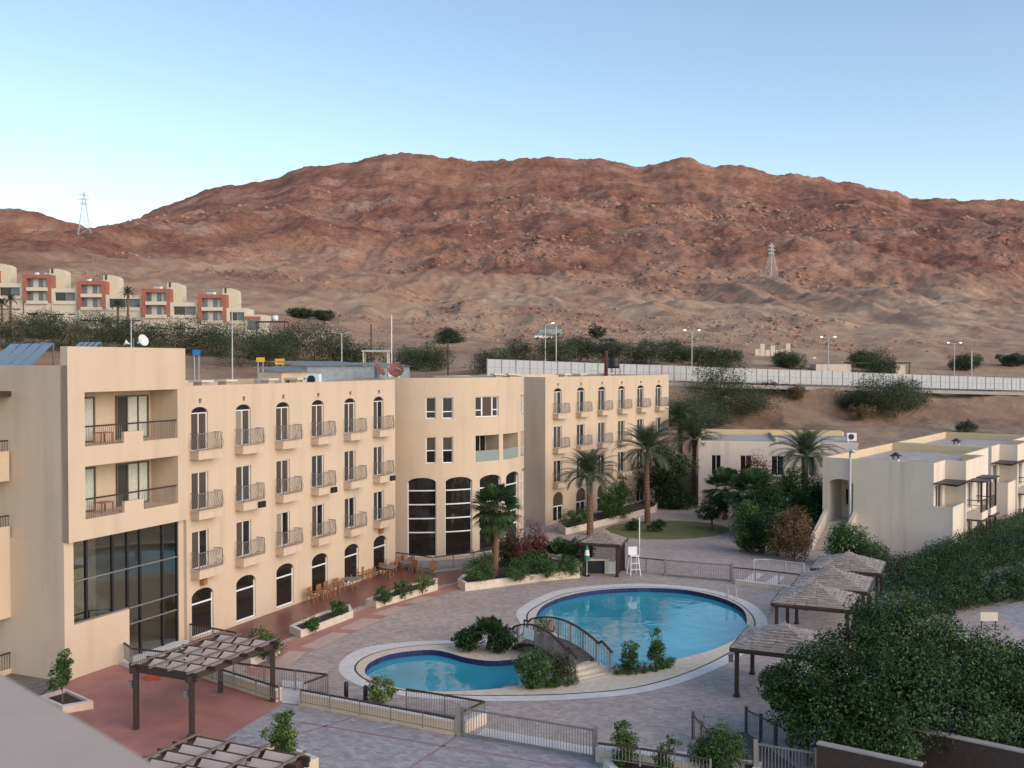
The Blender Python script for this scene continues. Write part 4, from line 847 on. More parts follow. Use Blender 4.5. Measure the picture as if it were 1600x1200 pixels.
# ================================================================== footbridge
def bridge():
    A0, A1 = G(801, 1014), G(902, 1068); B0, B1 = G(826, 1001), G(957, 1057); o = (A0+B0)/2; e = thing('footbridge', 'arched wooden footbridge with dark handrails between the two pools', 'bridge', o)
    def Pp(a, b, t, z): q = a.lerp(b, t)-o; return Vector((q.x, q.y, z))
    zf = lambda t: .12+.75*math.sin(math.pi*min(1, max(0, t*1.08)))**.8 if t < .86 else .62-(t-.86)*3.2
    n = 40; T0 = .80
    for k in range(n):
        t0, t1 = T0*k/n, T0*(k+.92)/n; z = zf((t0+t1)/2); mb = MB(); a, b, c, d = Pp(A0, A1, t0, z), Pp(B0, B1, t0, z), Pp(B0, B1, t1, z), Pp(A0, A1, t1, z)
        mb.quad(a, b, c, d); mb.quad(*(q-Vector((0, 0, .06)) for q in (a, b, c, d))); mb.quad(a, b, b-Vector((0, 0, .06)), a-Vector((0, 0, .06))); mb.quad(d, c, c-Vector((0, 0, .06)), d-Vector((0, 0, .06))); mb.build('plank', M['wood_d'], e)
    for k in range(4):
        t0, t1 = T0+.05*k, T0+.05*(k+1); z = zf(T0)-.15*(k+.6); mb = MB(); q = [Pp(A0, A1, t0, 0), Pp(B0, B1, t0, 0), Pp(B0, B1, t1, 0), Pp(A0, A1, t1, 0)]; q[0] = q[0].lerp(q[1], .1); q[3] = q[3].lerp(q[2], .1)
        mb.prism([(v.x, v.y) for v in q], -.02, max(.04, z)); mb.build('step', M['stone'], e)
    for s, (a, b) in enumerate(((A0, A1), (B0, B1))):
        mb = MB(); N_ = 36
        pts = [Pp(a, b, -.06+1.06*k/N_, 0) for k in range(N_+1)]
        zz = [max(0, zf(-.06+1.06*k/N_)) if -.06+1.06*k/N_ > 0 else .05 for k in range(N_+1)]
        for k in range(N_): mb.bar(pts[k]+Vector((0, 0, zz[k]+1.0)), pts[k+1]+Vector((0, 0, zz[k+1]+1.0)), .09, .08)
        hr = mb.build('handrail', M['brown'], e); mb = MB()
        for k in range(N_+1):
            mb.bar(pts[k]+Vector((0, 0, zz[k]-.1)), pts[k]+Vector((0, 0, zz[k]+1.0)), .10 if k % 5 == 0 else .028)
        mb.build('balusters', M['metal'], e)
        mb = MB()
        for k in range(2, int(N_*.82)): mb.bar(pts[k]+Vector((0, 0, zz[k]-.12)), pts[k+1]+Vector((0, 0, zz[k+1]-.12)), .12, .22)
        mb.build('beam', M['brown'], e)
    q = Pp(A0, A1, .28, zf(.28)+.55); mb = MB(); mb.bar(q+Vector((-.28, .12, 0)), q+Vector((.22, -.45, -.02)), .03, .55); s = mb.build('notice_board', M['white'], e)
    q = Pp(B0, B1, .32, zf(.32)+.6); mb = MB(); r = .3; pp = [q+Vector((r*math.cos(t)*.45-.1, -r*math.cos(t)*.9-.1, r*math.sin(t))) for t in np.linspace(0, 2*math.pi, 17)]; mb.tube(pp, .06, 6, False)
    tag(mb.build('life_ring', M['orange'], None, True, o), 'orange life ring hanging on the footbridge railing', 'life ring')
M['batten'] = mat('dark_battens', (.15, .105, .085), .8, .25, 5); M['wood_d'] = mat('bridge_planks', (.10, .085, .08), .8, .3, 6); M['orange'] = mat('orange_plastic', (.55, .17, .09), .6, .15)
bridge()
# ================================================================== pavilions
def gazebo(label, c, half, rz_, eave=2.22, apex=2.95, kiosk=False, grp='square pavilions with shingled hip roofs'):
    e = thing('pavilion', label, 'pavilion', (c[0], c[1], 0), rz_, grp)
    for sx in (-1, 1):
        for sy in (-1, 1):
            mb = MB(); x, y = sx*half, sy*half; mb.box(x-.09, x+.09, y-.09, y+.09, -.01, eave); mb.box(x-.13, x+.13, y-.13, y+.13, -.01, .12); mb.build('post', M['brown'], e)
    mb = MB(); r = half+.27
    for sx in (-1, 1): mb.box(-r, r, sx*half-.06, sx*half+.06, eave-.18, eave-.002); mb.box(sx*half-.058, sx*half+.058, -half+.062, half-.062, eave-.178, eave-.004)
    mb.box(-r, r, -r-.03, -r, eave-.08, eave+.1); mb.box(-r, r, r, r+.03, eave-.08, eave+.1); mb.box(-r-.03, -r, -r, r, eave-.08, eave+.1); mb.box(r, r+.03, -r, r, eave-.08, eave+.1); mb.build('beam', M['brown'], e)
    rows = 9; t_in = .12
    for side in range(4):                 # every course of boards overlaps the one below
        c_, s_ = math.cos(side*math.pi/2), math.sin(side*math.pi/2); f = MB()
        for k in range(rows):
            a = r*(1-(1-t_in)*k/rows)+.03; b = r*(1-(1-t_in)*(k+1)/rows); za = eave+(apex-eave)*k/rows+.075; zb = eave+(apex-eave)*(k+1)/rows+.012; n = 7
            for j in range(n):
                u0 = -1+2*j/n+(.012 if j else 0); u1 = -1+2*(j+1)/n; dz = rnd.uniform(-.012, .012)
                P = [(a*u0, -a, za+dz), (a*u1, -a, za+dz), (b*u1, -b, zb+dz), (b*u0, -b, zb+dz), (a*u0, -a, za-.05), (a*u1, -a, za-.05)]
                P = [(x*c_-y*s_, x*s_+y*c_, z) for x, y, z in P]; f.quad(P[0], P[1], P[2], P[3]); f.quad(P[4], P[5], P[1], P[0])
        f.build('roof_boards', M['wood'], e)
    mb = MB(); q = .32
    for z0, z1, w in ((apex-.06, apex+.05, .34), (apex+.05, apex+.15, .22), (apex+.15, apex+.28, .05)): mb.box(-w, w, -w, w, z0, z1)
    mb.build('finial', M['wood'], e)
    if not kiosk:
        mb = MB(); x, y = -half-.28, -half; mb.bar((x+.3, y, 1.98), (x, y, 1.98), .04); mb.box(x-.09, x+.09, y-.09, y+.09, 1.58, 1.86); mb.box(x-.12, x+.12, y-.12, y+.12, 1.86, 1.9); mb.box(x-.02, x+.02, y-.02, y+.02, 1.9, 1.98); mb.build('lantern', M['metal'], e)
    else:
        for x0, y0, x1, y1 in ((-half, half, half, half), (half, -half+.0, half, half)):
            mb = MB(); a, b = Vector((x0, y0, 0)), Vector((x1, y1, 0)); L = (b-a).length; n = 14; H0, H1 = .15, eave-.2
            d = (b-a)/L
            for k in range(-n, n):
                for sg in (1, -1):
                    s0 = L*k/n; z0 = H0 if sg > 0 else H1; s1 = s0+(H1-H0); pa, pb = s0, s1; za, zb = z0, z0+sg*(H1-H0)
                    if pb < 0 or pa > L: continue
                    if pa < 0: za += sg*(0-pa); pa = 0
                    if pb > L: zb -= sg*(pb-L); pb = L
                    mb.bar(a+d*pa+Vector((0, 0, za)), a+d*pb+Vector((0, 0, zb)), .03)
            mb.build('lattice', M['brown'], e)
    return e
for lab, c in (('nearest pavilion with hip roof, partly behind the big tree', (12.8, 47.8)), ('second pavilion from the big tree, overlapping the third', (16.9, 56.6)), ('third pavilion from the big tree', (19.2, 60.9)), ('farthest pavilion beside the villa hedge', (21.8, 66.0))):
    gazebo(lab, c, 1.85, PHI1-math.pi/2)
kc = (G(908, 901)+G(978, 889))/2
gazebo('small kiosk pavilion with lattice sides beside the pool', (kc.x, kc.y), 1.22, PHI1-math.pi/2+.12, kiosk=True, eave=2.3, apex=2.95)
e = thing('bar_counter', 'stone-topped bar counter under the kiosk roof', 'counter', G(934, 896), .05); mb = MB(); mb.box(-.9, .8, -.12, .55, .95, 1.08); mb.build('top', M['stone'], e); mb = MB(); mb.box(-.85, .75, .1, .5, -.01, .948); mb.build('body', M['black'], e); mb = MB(); mb.box(.5, .79, -.1, .095, -.01, .948); mb.build('pillar', M['stone'], e)
e = thing('white_bin', 'white plastic cabinet at the kiosk corner', 'cabinet', G(955, 895)); mb = MB(); mb.box(-.28, .3, -.25, .25, -.01, .78); mb.build('body', M['white'], e); mb = MB(); mb.box(-.31, .33, -.28, .28, .782, .85); mb.build('lid', M['white'], e)
e = thing('closed_umbrella', 'closed green and white striped umbrella beside the kiosk', 'umbrella', G(917, 900)); mb = MB(); mb.tube([(0, 0, 0), (0, 0, 2.3)], .025, 6); mb.build('pole', M['white'], e); mb = MB(); mb.lathe([(.05, 2.25), (.14, 1.9), (.2, 1.5), (.22, 1.15), (.05, 1.1)], 10)
mb.m = [(i//10) % 2 for i in range(len(mb.f))]; mb.build('canopy', [M['green'], M['white']], e)
mb = MB(); mb.lathe([(.0, .06), (.25, .06), (.25, 0)], 12); mb.build('base', M['black'], e)
e = thing('lifeguard_chair', 'tall white lifeguard chair at the pool edge by the kiosk', 'lifeguard chair', G(990, 898), .2)
for x in (-.32, .32):
    for y in (-.4, .4):
        mb = MB(); mb.bar((x*1.15, y*1.2, 0), (x*.8, y*.5, 1.4), .06); mb.build('leg', M['white'], e)
mb = MB(); mb.box(-.33, .33, -.3, .3, 1.38, 1.45); mb.build('seat', M['white'], e); mb = MB(); mb.box(-.33, .33, .25, .31, 1.45, 2.0); mb.build('backrest', M['white'], e); mb = MB()
for z in (.45, .9): mb.bar((-.34, -.43+z*.12, z), (.34, -.43+z*.12, z), .05)
mb.build('rungs', M['white'], e)
mb = MB(); mb.tube([(0, 0, 0), (0, 0, 4.0)], .035, 8); tag(mb.build('white_pole', M['white'], None, True, G(999, 893)), 'thin white pole behind the lifeguard chair', 'pole')
# pool ladder
e = thing('pool_ladder', 'steel ladder rails at the far right rim of the big pool', 'ladder', G(1136, 936))
for dx in (0, .55):
    mb = MB(); mb.tube([(dx, .3, 0), (dx, .3, .75), (dx, .1, .9), (dx, -.25, .7), (dx, -.35, -.6)], .03, 8); mb.build('handrail', M['pale_metal'], e, True)
# ================================================================== pergolas with cloth
def pergola(label, c00, cx, cy, h):
    e = thing('pergola', label, 'pergola', c00, 0, 'brown pergolas with cloth shades'); cx = Vector(cx); cy = Vector(cy); up = Vector((0, 0, 1)); z = up*h
    for i, j in ((0, 0), (1, 0), (0, 1), (1, 1)):
        p = cx*i+cy*j; mb = MB(); mb.bar(p-up*.01, p+z, .2); mb.build('post', M['brown'], e); mb = MB(); q = p-cx.normalized()*.28+up*(h-.65); mb.box(q.x-.08, q.x+.08, q.y-.08, q.y+.08, q.z-.15, q.z+.12); mb.bar(q+up*.12, p+up*(h-.45), .03); mb.build('lantern', M['metal'], e)
    nx = cx.normalized(); ny = cy.normalized()
    for p, q in ((-ny*.3, cy+ny*.3), (cx-ny*.3, cx+cy+ny*.3), (-nx*.3+z*0, cx+nx*.3), (cy-nx*.3, cx+cy+nx*.3)): mb = MB(); mb.bar(p+z, q+z, .12, .22); mb.build('beam', M['brown'], e)
    n = 5
    for k in range(n+1): mb = MB(); p = cy*(k/n)-nx*.35+z+up*.14; mb.bar(p, p+cx+nx*.7, .07, .16); mb.build('rafter', M['brown'], e)
    for k in range(4): mb = MB(); p = cx*(k/3)-ny*.3+z+up*.26; mb.bar(p, p+cy+ny*.6, .06, .07); mb.build('batten', M['batten'], e)
    for k in range(n):
        for a in range(3):
            mb = MB(); s = 6
            for i in range(s):
                t0, t1 = (i/s), ((i+1)/s); sag = lambda t: -.20*4*t*(1-t)
                f = lambda t, w: cx*((a+.06+.88*w)/3)+cy*((k+.05+.9*t)/n)+z+up*(.20+sag(t))
                mb.quad(f(t0, 0), f(t0, 1), f(t1, 1), f(t1, 0))
            mb.build('cloth', M['slat'], e, True)
pA = G(213, 1140); pB = G(300, 1157); pC = G(345, 1081); pD = G(426, 1098)
pergola('large brown pergola on the red court', pA, pB-pA, (pC-pA+pD-pB)/2, 2.55)
nv = Vector((VP1.y, -VP1.x, 0)); q0 = Vector((-10.7, 34.6, 0))-VP1*3.6; pergola('second pergola at the bottom edge, only its cloth top in view', q0, nv*4.3, VP1*3.5, 2.5)
e = thing('red_box', 'small red box under the large pergola', 'box', G(240, 1063)); mb = MB(); mb.box(-.3, .3, -.2, .2, -.01, .42); mb.build('body', M['red'], e); mb = MB(); mb.box(-.32, .32, -.22, .22, .422, .47); mb.build('lid', M['red'], e)
# ================================================================== terrace furniture
def chair(label, p, rz_, grp='teak armchairs on the cafe terrace'):
    e = thing('armchair', label, 'chair', p, rz_, grp)
    for x in (-.25, .25):
        for y in (-.24, .24): mb = MB(); mb.box(x-.03, x+.03, y-.03, y+.03, 0, .62 if y < 0 else .9); mb.build('leg', M['teak'], e)
        mb = MB(); mb.box(x-.035, x+.035, -.28, .25, .622, .66); mb.build('armrest', M['teak'], e)
    mb = MB(); mb.box(-.25, .25, -.26, .24, .41, .45); mb.build('seat', M['teak'], e); mb = MB()
    for k in range(6): mb.box(-.21+k*.075, -.165+k*.075, .22, .25, .46, .88)
    mb.box(-.27, .27, .215, .255, .88, .95); mb.build('backrest', M['teak'], e); return e
def table(label, p):
    e = thing('round_table', label, 'table', p, 0, 'round tables on the cafe terrace'); mb = MB(); mb.lathe([(0, .74), (.62, .74), (.62, .70), (0, .70)], 20); mb.build('top', M['tabletop'], e)
    for k in range(4): t = k*math.pi/2+.4; mb = MB(); mb.bar((.42*math.cos(t), .42*math.sin(t), 0), (.3*math.cos(t), .3*math.sin(t), .7), .05); mb.build('leg', M['teak'], e)
TT = [('nearest of the round terrace tables', 549, 921), ('round terrace table in the middle of the row', 607, 901), ('round terrace table nearest the round pavilion', 637, 893)]
for l, x, y in TT: table(l, G(x, y, .006))
CH = [(488, 941), (503, 936), (514, 931), (529, 926), (541, 913), (566, 908), (573, 906), (579, 902), (585, 899), (596, 893), (600, 899), (618, 893), (624, 887), (645, 890), (651, 894)]
words = ['first', 'second', 'third', 'fourth', 'fifth', 'sixth', 'seventh', 'eighth', 'ninth', 'tenth', 'eleventh', 'twelfth', 'thirteenth', 'fourteenth', 'last']
for k, (x, y) in enumerate(CH): chair(f'{words[k]} teak armchair along the terrace, counted from the pergola side', G(x, y, .006), PHI1+math.pi/2*(0 if k < 9 else rnd.randint(0, 3))+rnd.uniform(-.3, .3))
e = thing('litter_bin', 'wooden litter bin on the terrace by the ramp railing', 'bin', G(677, 895)); mb = MB(); mb.box(-.22, .22, -.18, .18, .25, .85); mb.build('body', M['teak'], e); mb = MB(); mb.box(-.04, .04, -.04, .04, .02, .25); mb.box(-.25, .25, -.2, .2, 0, .02); mb.build('stand', M['metal'], e)
for lab, p in (('small teak table set in the upper loggia', FB.w(FB.S(160, 1), 1.0, lg1[2])), ('small teak table set in the lower loggia', FB.w(FB.S(160, 1), 1.0, lg2[2]))):
    e = thing('balcony_table', lab, 'table', p, FB.phi); mb = MB(); mb.box(-.4, .4, -.3, .3, .5, .54); mb.build('top', M['teak'], e)
    for x in (-.35, .35):
        for y in (-.25, .25): mb = MB(); mb.box(x-.03, x+.03, y-.03, y+.03, 0, .5); mb.build('leg', M['teak'], e)
# ================================================================== bottom right: wooden ramp, dark walls
ra, rb = G(1082, 1150), G(1166, 1140)
mb = MB(); q = [G(1085, 1152, .02), G(1165, 1145, .02), G(1250, 1205, .02), G(1165, 1240, .02)]
e = thing('wooden_ramp', 'dark plank ramp leading down at the bottom right', 'ramp', q[0]); o = q[0]
for k in range(18):
    mb = MB(); t0, t1 = k/18, (k+.9)/18; a, b = q[0].lerp(q[3], t0)-o, q[1].lerp(q[2], t0)-o; c, d = q[1].lerp(q[2], t1)-o, q[0].lerp(q[3], t1)-o; mb.prism([(v.x, v.y) for v in (a, b, c, d)], .0, .05); mb.build('plank', M['wood_d'], e)
def picket(label, a, b):
    p = G(*a); q = G(*b)-p; e = thing('picket_railing', label, 'railing', p); n = max(2, round(q.length/1.05)); up = Vector((0, 0, 1)); mb = MB()
    for k in range(n+1): mb = MB(); mb.bar(q*(k/n), q*(k/n)+up*1.12, .12); mb.build('post', M['wood_d'], e)
    mb = MB(); mb.bar(up*.98, q+up*.98, .06); mb.build('handrail', M['wood_d'], e); mb = MB(); m_ = round(q.length/.15)
    for k in range(m_): mb.bar(q*((k+.5)/m_)+up*.12, q*((k+.5)/m_)+up*.95, .05, .02)
    tag(mb.build('pickets', M['concrete'], e), kind='stuff')
picket('left picket railing of the wooden ramp', (1083, 1155), (1160, 1240)); picket('right picket railing of the wooden ramp', (1166, 1146), (1262, 1196))
for lab, a, b, h in (('long dark brown wall with pale coping at the bottom right', (1335, 1190), (1640, 1262), 1.75), ('shorter dark brown wall with pale coping in the corner', (1277, 1237), (1440, 1276), 1.75)):
    p = G(*a); q = G(*b)-p; e = thing('dark_wall', lab, 'wall', p); mb = MB(); mb.bar(Vector((0, 0, h/2)), q+Vector((0, 0, h/2)), .22, h); mb.build('wall', M['brown'], e); mb = MB(); mb.bar(Vector((0, 0, h+.03)), q+Vector((0, 0, h+.03)), .32, .06); mb.build('coping', M['concrete'], e)
e = thing('notice_sign', 'cream notice board on posts under the hedge at the right', 'sign', G(1545, 985)); mb = MB(); mb.box(-.5, .5, -.03, .03, .55, 1.05); mb.build('board', M['cream'], e)
for x in (-.4, .4): mb = MB(); mb.box(x-.03, x+.03, .031, .08, 0, 1.0); mb.build('post', M['brown'], e)
# the viewer's own balcony parapet
ea, eb = AT(0, 1055, 1.8), AT(240, 1200, 1.39); d = (eb-ea); d.z = 0; d.normalize(); nrm = Vector((d.y, -d.x, 0)); nrm = nrm if nrm.x < 0 else -nrm; zp = 14.85
mb = MB(); a = Vector((ea.x, ea.y, 0))-d*3; b = Vector((eb.x, eb.y, 0))+d*.9; q = [a, b, b+nrm*.35, a+nrm*.35]; mb.prism([(v.x, v.y) for v in q], zp-.06, zp)
e = thing('balcony_parapet', 'blurred grey parapet edge in the lower left corner', 'parapet', (0, 0, 0)); mb.build('coping', mat('parapet_plaster', (.46, .37, .305), .9, .08, 4), e)
mb = MB(); q = [a+nrm*.04, b+nrm*.04, b+nrm*.31, a+nrm*.31]; mb.prism([(v.x, v.y) for v in q], zp-1.1, zp-.061); mb.build('wall', M['wall'], e)
# ================================================================== vegetation
def leaf_cloud(name, lobes, n, size, m, seed=0, parent=None, cl=None, asp=.5, loc=None, droop=0, shell=.5):
    """many small two-sided leaves in clumps spread through the lobes (x,y,z,rx,ry,rz)"""
    r = np.random.RandomState(seed); L = np.array(lobes, float); w = (L[:, 3]*L[:, 4]*L[:, 5])**(2/3); w /= w.sum(); K = cl or max(12, n//35)
    li = r.choice(len(L), K, p=w); d = r.normal(size=(K, 3)); d /= np.linalg.norm(d, axis=1)[:, None]; rad = (shell+(1-shell)*r.rand(K))**.6
    C = L[li, :3]+d*L[li, 3:]*rad[:, None]; cs = (L[li, 3:].mean(1))*(.16+.16*r.rand(K))
    ci = r.randint(0, K, n); g_ = r.normal(size=(n, 3)); g_ /= np.maximum(1, np.linalg.norm(g_, axis=1)/1.55)[:, None]; P = C[ci]+g_*cs[ci][:, None]*np.array([1, 1, .75])
    nd = d[ci]*.8+r.normal(size=(n, 3))*.7+np.array([0, 0, .45]); nd /= np.linalg.norm(nd, axis=1)[:, None]
    t = r.normal(size=(n, 3)); t[:, 2] -= droop; t -= nd*(t*nd).sum(1)[:, None]; t /= np.linalg.norm(t, axis=1)[:, None]; b = np.cross(nd, t)
    s = size*(.6+.8*r.rand(n))[:, None]; V = np.stack([P-t*s*.5, P+b*s*asp*.5, P+t*s*.5, P-b*s*asp*.5], 1).reshape(-1, 3)
    me = np_mesh(name, V, np.arange(4*n).reshape(-1, 4), m); tn = np.clip(r.normal(size=K)*.28, -.5, .6)[ci]
    at = me.attributes.new('tint', 'FLOAT', 'POINT'); at.data.foreach_set('value', np.repeat(tn, 4).astype(np.float32)); return new_obj(name, me, parent, loc)
def rlobes(r, k, R_, H, z0, spread=.6, lr=(.4, .6)):
    out = []
    for i in range(k):
        a = r.uniform(0, 2*math.pi); q = r.uniform(0, spread)*R_; s = r.uniform(*lr); out.append((q*math.cos(a), q*math.sin(a), z0+H*r.uniform(.25, .8), R_*s, R_*s, H*s*.75))
    return out
def bush(label, p, R_, H, m='lf_bush', n=1500, size=.14, seed=1, group=None, lobes=5, name='shrub', cat='shrub', stem=True, asp=.5, droop=0):
    e = thing(name, label, cat, p, 0, group); r = random.Random(seed); lb = [(0, 0, H*.5, R_*.62, R_*.62, H*.48)]+rlobes(r, lobes, R_, H, 0)
    leaf_cloud('foliage', lb, n, size, M[m], seed, e, asp=asp, droop=droop)
    if stem:
        mb = MB()
        for k in range(4): a = r.uniform(0, 6.28); mb.tube([(0, 0, -.15), (R_*.2*math.cos(a), R_*.2*math.sin(a), H*.4), (R_*.45*math.cos(a), R_*.45*math.sin(a), H*.75)], [.03+H*.008, .02+H*.005, .01], 5)
        mb.build('stem', M['bark'], e)
    return e
def tree(label, p, R_, H, trunk, m='lf_tree', n=4000, size=.16, seed=1, group=None, lobes=9, tr=.08, name='tree'):
    e = thing(name, label, 'tree', p, 0, group); r = random.Random(seed); mb = MB(); mb.tube([(0, 0, -.2), (.03, 0, trunk*.5), (0, .03, trunk*1.15)], [tr*1.3, tr, tr*.8], 8)
    lb = [(0, 0, trunk+(H-trunk)*.5, R_*.6, R_*.6, (H-trunk)*.45)]+rlobes(r, lobes, R_, (H-trunk), trunk, .7, (.32, .5))
    for q in lb[1:]: mb.tube([(0, 0, trunk*.9), (q[0]*.5, q[1]*.5, (trunk+q[2])/2), (q[0], q[1], q[2])], [tr*.6, tr*.4, tr*.15], 6)
    mb.build('trunk', M['bark'], e, True); leaf_cloud('crown', lb, n, size, M[m], seed, e); return e
def date_palm(label, p, trunk, L=2.6, nf=46, seed=1, tr=.24, m='lf_palm', grp='date palms'):
    e = thing('date_palm', label, 'palm', p, 0, grp); r = random.Random(seed); mb = MB(); n = int(trunk/.16); pts = []; rd = []
    for k in range(n+1): z = trunk*k/n; pts.append((.06*math.sin(z*.5+seed), .05*math.cos(z*.4), z-.1)); rd.append(tr*(1.05-.15*k/n)*(1.09 if k % 2 else .93)+(.10*max(0, (k/n-.86)/.14)))
    mb.tube(pts, rd, 10); mb.build('trunk', M['palm_bark'], e)
    V = []; F = []
    for i in range(nf):
        az = i*2.399+r.uniform(-.2, .2); q = (i+.5)/nf; el = R(86-92*q**1.05+r.uniform(-6, 6)); l = L*r.uniform(.82, 1.1)*(.8+.25*math.sin(math.pi*q)); x = 0; z = trunk; st = 22; pos = []
        for k in range(st+1):
            pos.append((x, z)); t = k/st; a = el-(t**1.5)*R(62+30*q); x += math.cos(a)*l/st; z += math.sin(a)*l/st
        ca, sa = math.cos(az), math.sin(az); side = np.array([-sa, ca, 0])
        for k in range(st):
            (x0, z0), (x1, z1) = pos[k], pos[k+1]; a0 = np.array([x0*ca, x0*sa, z0]); a1 = np.array([x1*ca, x1*sa, z1]); d = (a1-a0)/np.linalg.norm(a1-a0); upv = np.cross(side, d)*-1; upv = upv if upv[2] > 0 else -upv
            b = len(V); w = .022*(1-k/st)+.006; V += [a0-side*w, a0+side*w, a1+side*w, a1-side*w]; F.append((b, b+1, b+2, b+3))
            if k < 3: continue
            t = k/st; ll = .58*(L/2.6)*(math.sin(math.pi*min(1, .18+t*.86))**.6)*r.uniform(.85, 1.1)
            for s in (-1, 1):
                for h in (0, .5):
                    o = a0+(a1-a0)*h; dr = d*.75+side*s*.75+upv*.28; dr /= np.linalg.norm(dr); tip = o+dr*ll-np.array([0, 0, .12*ll]); b = len(V); V += [o-d*.034, o+d*.034, tip]; V.append(tip+np.array([0, 0, .003])); F.append((b, b+1, b+2, b+3))
    new_obj('fronds', np_mesh('fronds', np.array(V), np.array(F), M[m]), e); return e
def fan_palm(label, p, trunk, Rf=1.0, nl=34, seed=1, tr=.2, grp='fan palms', low=-60):
    e = thing('fan_palm', label, 'palm', p, 0, grp); r = random.Random(seed); mb = MB(); k = max(4, int(trunk/.25)); mb.tube([(.10*math.sin(2*i/k), 0, -.1+(trunk+.1)*i/k) for i in range(k+1)], [tr*(1.25-.35*i/k)*(1.04 if i % 2 else .97) for i in range(k+1)], 10); mb.build('trunk', M['palm_bark'], e, True)
    V = []; F = []; ox = .10*math.sin(2)
    for i in range(nl):
        az = i*2.399+r.uniform(-.2, .2); q = (i+.5)/nl; el = R(80+(low-80)*q+r.uniform(-8, 8)); pl = Rf*r.uniform(.75, 1.05); ca, sa = math.cos(az), math.sin(az); out = np.array([ca*math.cos(el), sa*math.cos(el), math.sin(el)]); side = np.array([-sa, ca, 0]); nrm = np.cross(out, side); o = np.array([ox, 0, trunk]); h = o+out*pl
        b = len(V); V += [o-side*.02, o+side*.02, h+side*.012, h-side*.012]; F.append((b, b+1, b+2, b+3)); ns = 20; fl = Rf*r.uniform(.8, 1.05)
        for s in range(ns):
            t = R(-115+230*s/(ns-1)); d = out*math.cos(t)+side*math.sin(t); d = d+nrm*.12*math.cos(3*t); l = fl*(.72+.28*math.cos(t*.7)); mid = h+d*l*.6; tip = h+d*l-np.array([0, 0, .22*l]); w = np.cross(d, nrm)*(.085*Rf); b = len(V)
            V += [h, mid-w, tip, mid+w]; F.append((b, b+1, b+2, b+3))
    new_obj('fronds', np_mesh('fronds', np.array(V), np.array(F), M['lf_fan']), e); return e
def hedge(label, pts, h, w, n, seed=3, m='lf_dark', size=.14, z=0, name='hedge'):
    p = [G(x, y, z) for x, y in pts]; o = p[0]; e = thing(name, label, 'hedge', o); lb = []; r = random.Random(seed)
    for a, b in zip(p, p[1:]):
        L = (b-a).length; k = max(2, int(L/(w*.5)))
        for i in range(k): q = a.lerp(b, (i+.5)/k)-o; lb.append((q.x+r.uniform(-.1, .1)*w, q.y+r.uniform(-.1, .1)*w, h*.5*r.uniform(.9, 1.1), w*.55, w*.55, h*.5*r.uniform(.9, 1.15)))
    leaf_cloud('foliage', lb, n, size, M[m], seed, e, shell=.6); mb = MB()
    for q in lb[::2]: mb.tube([(q[0], q[1], -.1), (q[0], q[1], h*.6)], [.04, .02], 5)
    mb.build('stem', M['bark'], e); return e
# --- palms
date_palm('date palm in front of the farther wing, nearest the kiosk', G(921, 836), 5.3, 3.4, 52, 1, .3)
date_palm('taller date palm on the lawn before the farther wing', G(1011, 818), 6.9, 4.0, 56, 2, .27)
date_palm('date palm rising behind the shrubs before the low pale building', AT(1258, 790, 97).xy.to_3d()*1.0, 6.5, 4.1, 60, 3, .32)
date_palm('shaded date palm at the end of the farther wing', Vector((AT(1084, 780, 112).x, 112, 0)), 7.0, 4.0, 50, 4, .26)
date_palm('bushy shaded date palm just right of the farther wing corner', Vector((AT(1062, 780, 116).x, 116, 1)), 7.4, 4.4, 52, 5, .26)
date_palm('low date palm under the tall palm by the pale building', Vector((AT(1230, 780, 98).x, 98, 0)), 2.7, 3.0, 36, 6, .26)
fan_palm('fan palm with hanging fronds in the curved flower bed', G(773, 900, .4), 4.8, 1.22, 36, 7, .2, low=-80)
fan_palm('small bright fan palm left of the kiosk', G(878, 886, .4), .7, .95, 22, 8, .15, low=10)
fan_palm('fan palm before the left end of the low pale building', Vector((AT(1132, 760, 100).x, 100, 0)), 3.0, 1.4, 34, 9, .2, low=-40)
fan_palm('fan palm in the thicket left of the villa', Vector((AT(1175, 790, 92).x, 92, 0)), 3.6, 1.5, 38, 10, .2, low=-50)
fan_palm('small fan palm in the island bed by the footbridge', G(762, 1012, .1), .55, .75, 20, 11, .12, low=15)
# --- trees
tree('small round tree at the right end of the lawn', G(1112, 828), 1.75, 3.3, 1.0, 'lf_dark', 4200, .17, 12, tr=.1)
tree('dense dark tree at the corner of the farther wing', Vector((AT(1040, 780, 108).x, 108, 0)), 3.6, 6.2, .8, 'lf_dark', 7000, .24, 13, tr=.2)
tree('young tree in the square planter on the red court', G(97, 1100, .3), .52, 2.35, .65, 'lf_bush', 3800, .1, 14, tr=.03)
tree('young tree in the square planter at the bottom', G(441, 1197, .3), .72, 2.1, .45, 'lf_young', 4500, .1, 15, tr=.035)
bt = thing('large_tree', 'large dark leafy tree filling the lower right', 'tree', G(1410, 1150)); r_ = random.Random(4); cx0 = bt.location
lb = []
for px, py, Y, rr in ((1400, 1000, 41, 1.95), (1440, 985, 41.5, 1.5), (1340, 1032, 40.5, 1.65), (1272, 1068, 40, 1.6), (1226, 1078, 40, .95), (1242, 1108, 39.5, 1.0), (1500, 1042, 41, 1.8), (1560, 1062, 41, 1.8), (1312, 1108, 39, 1.7), (1400, 1085, 39, 2.0), (1480, 1105, 39, 2.0), (1570, 1120, 39, 2.0), (1362, 985, 41.5, 1.1), (1640, 1090, 40, 2.2), (1285, 1145, 38.5, 1.2), (1380, 1145, 38, 1.6)):
    q = AT(px, py, Y)-cx0; lb.append((q.x, q.y, q.z, rr, rr, rr*.88))
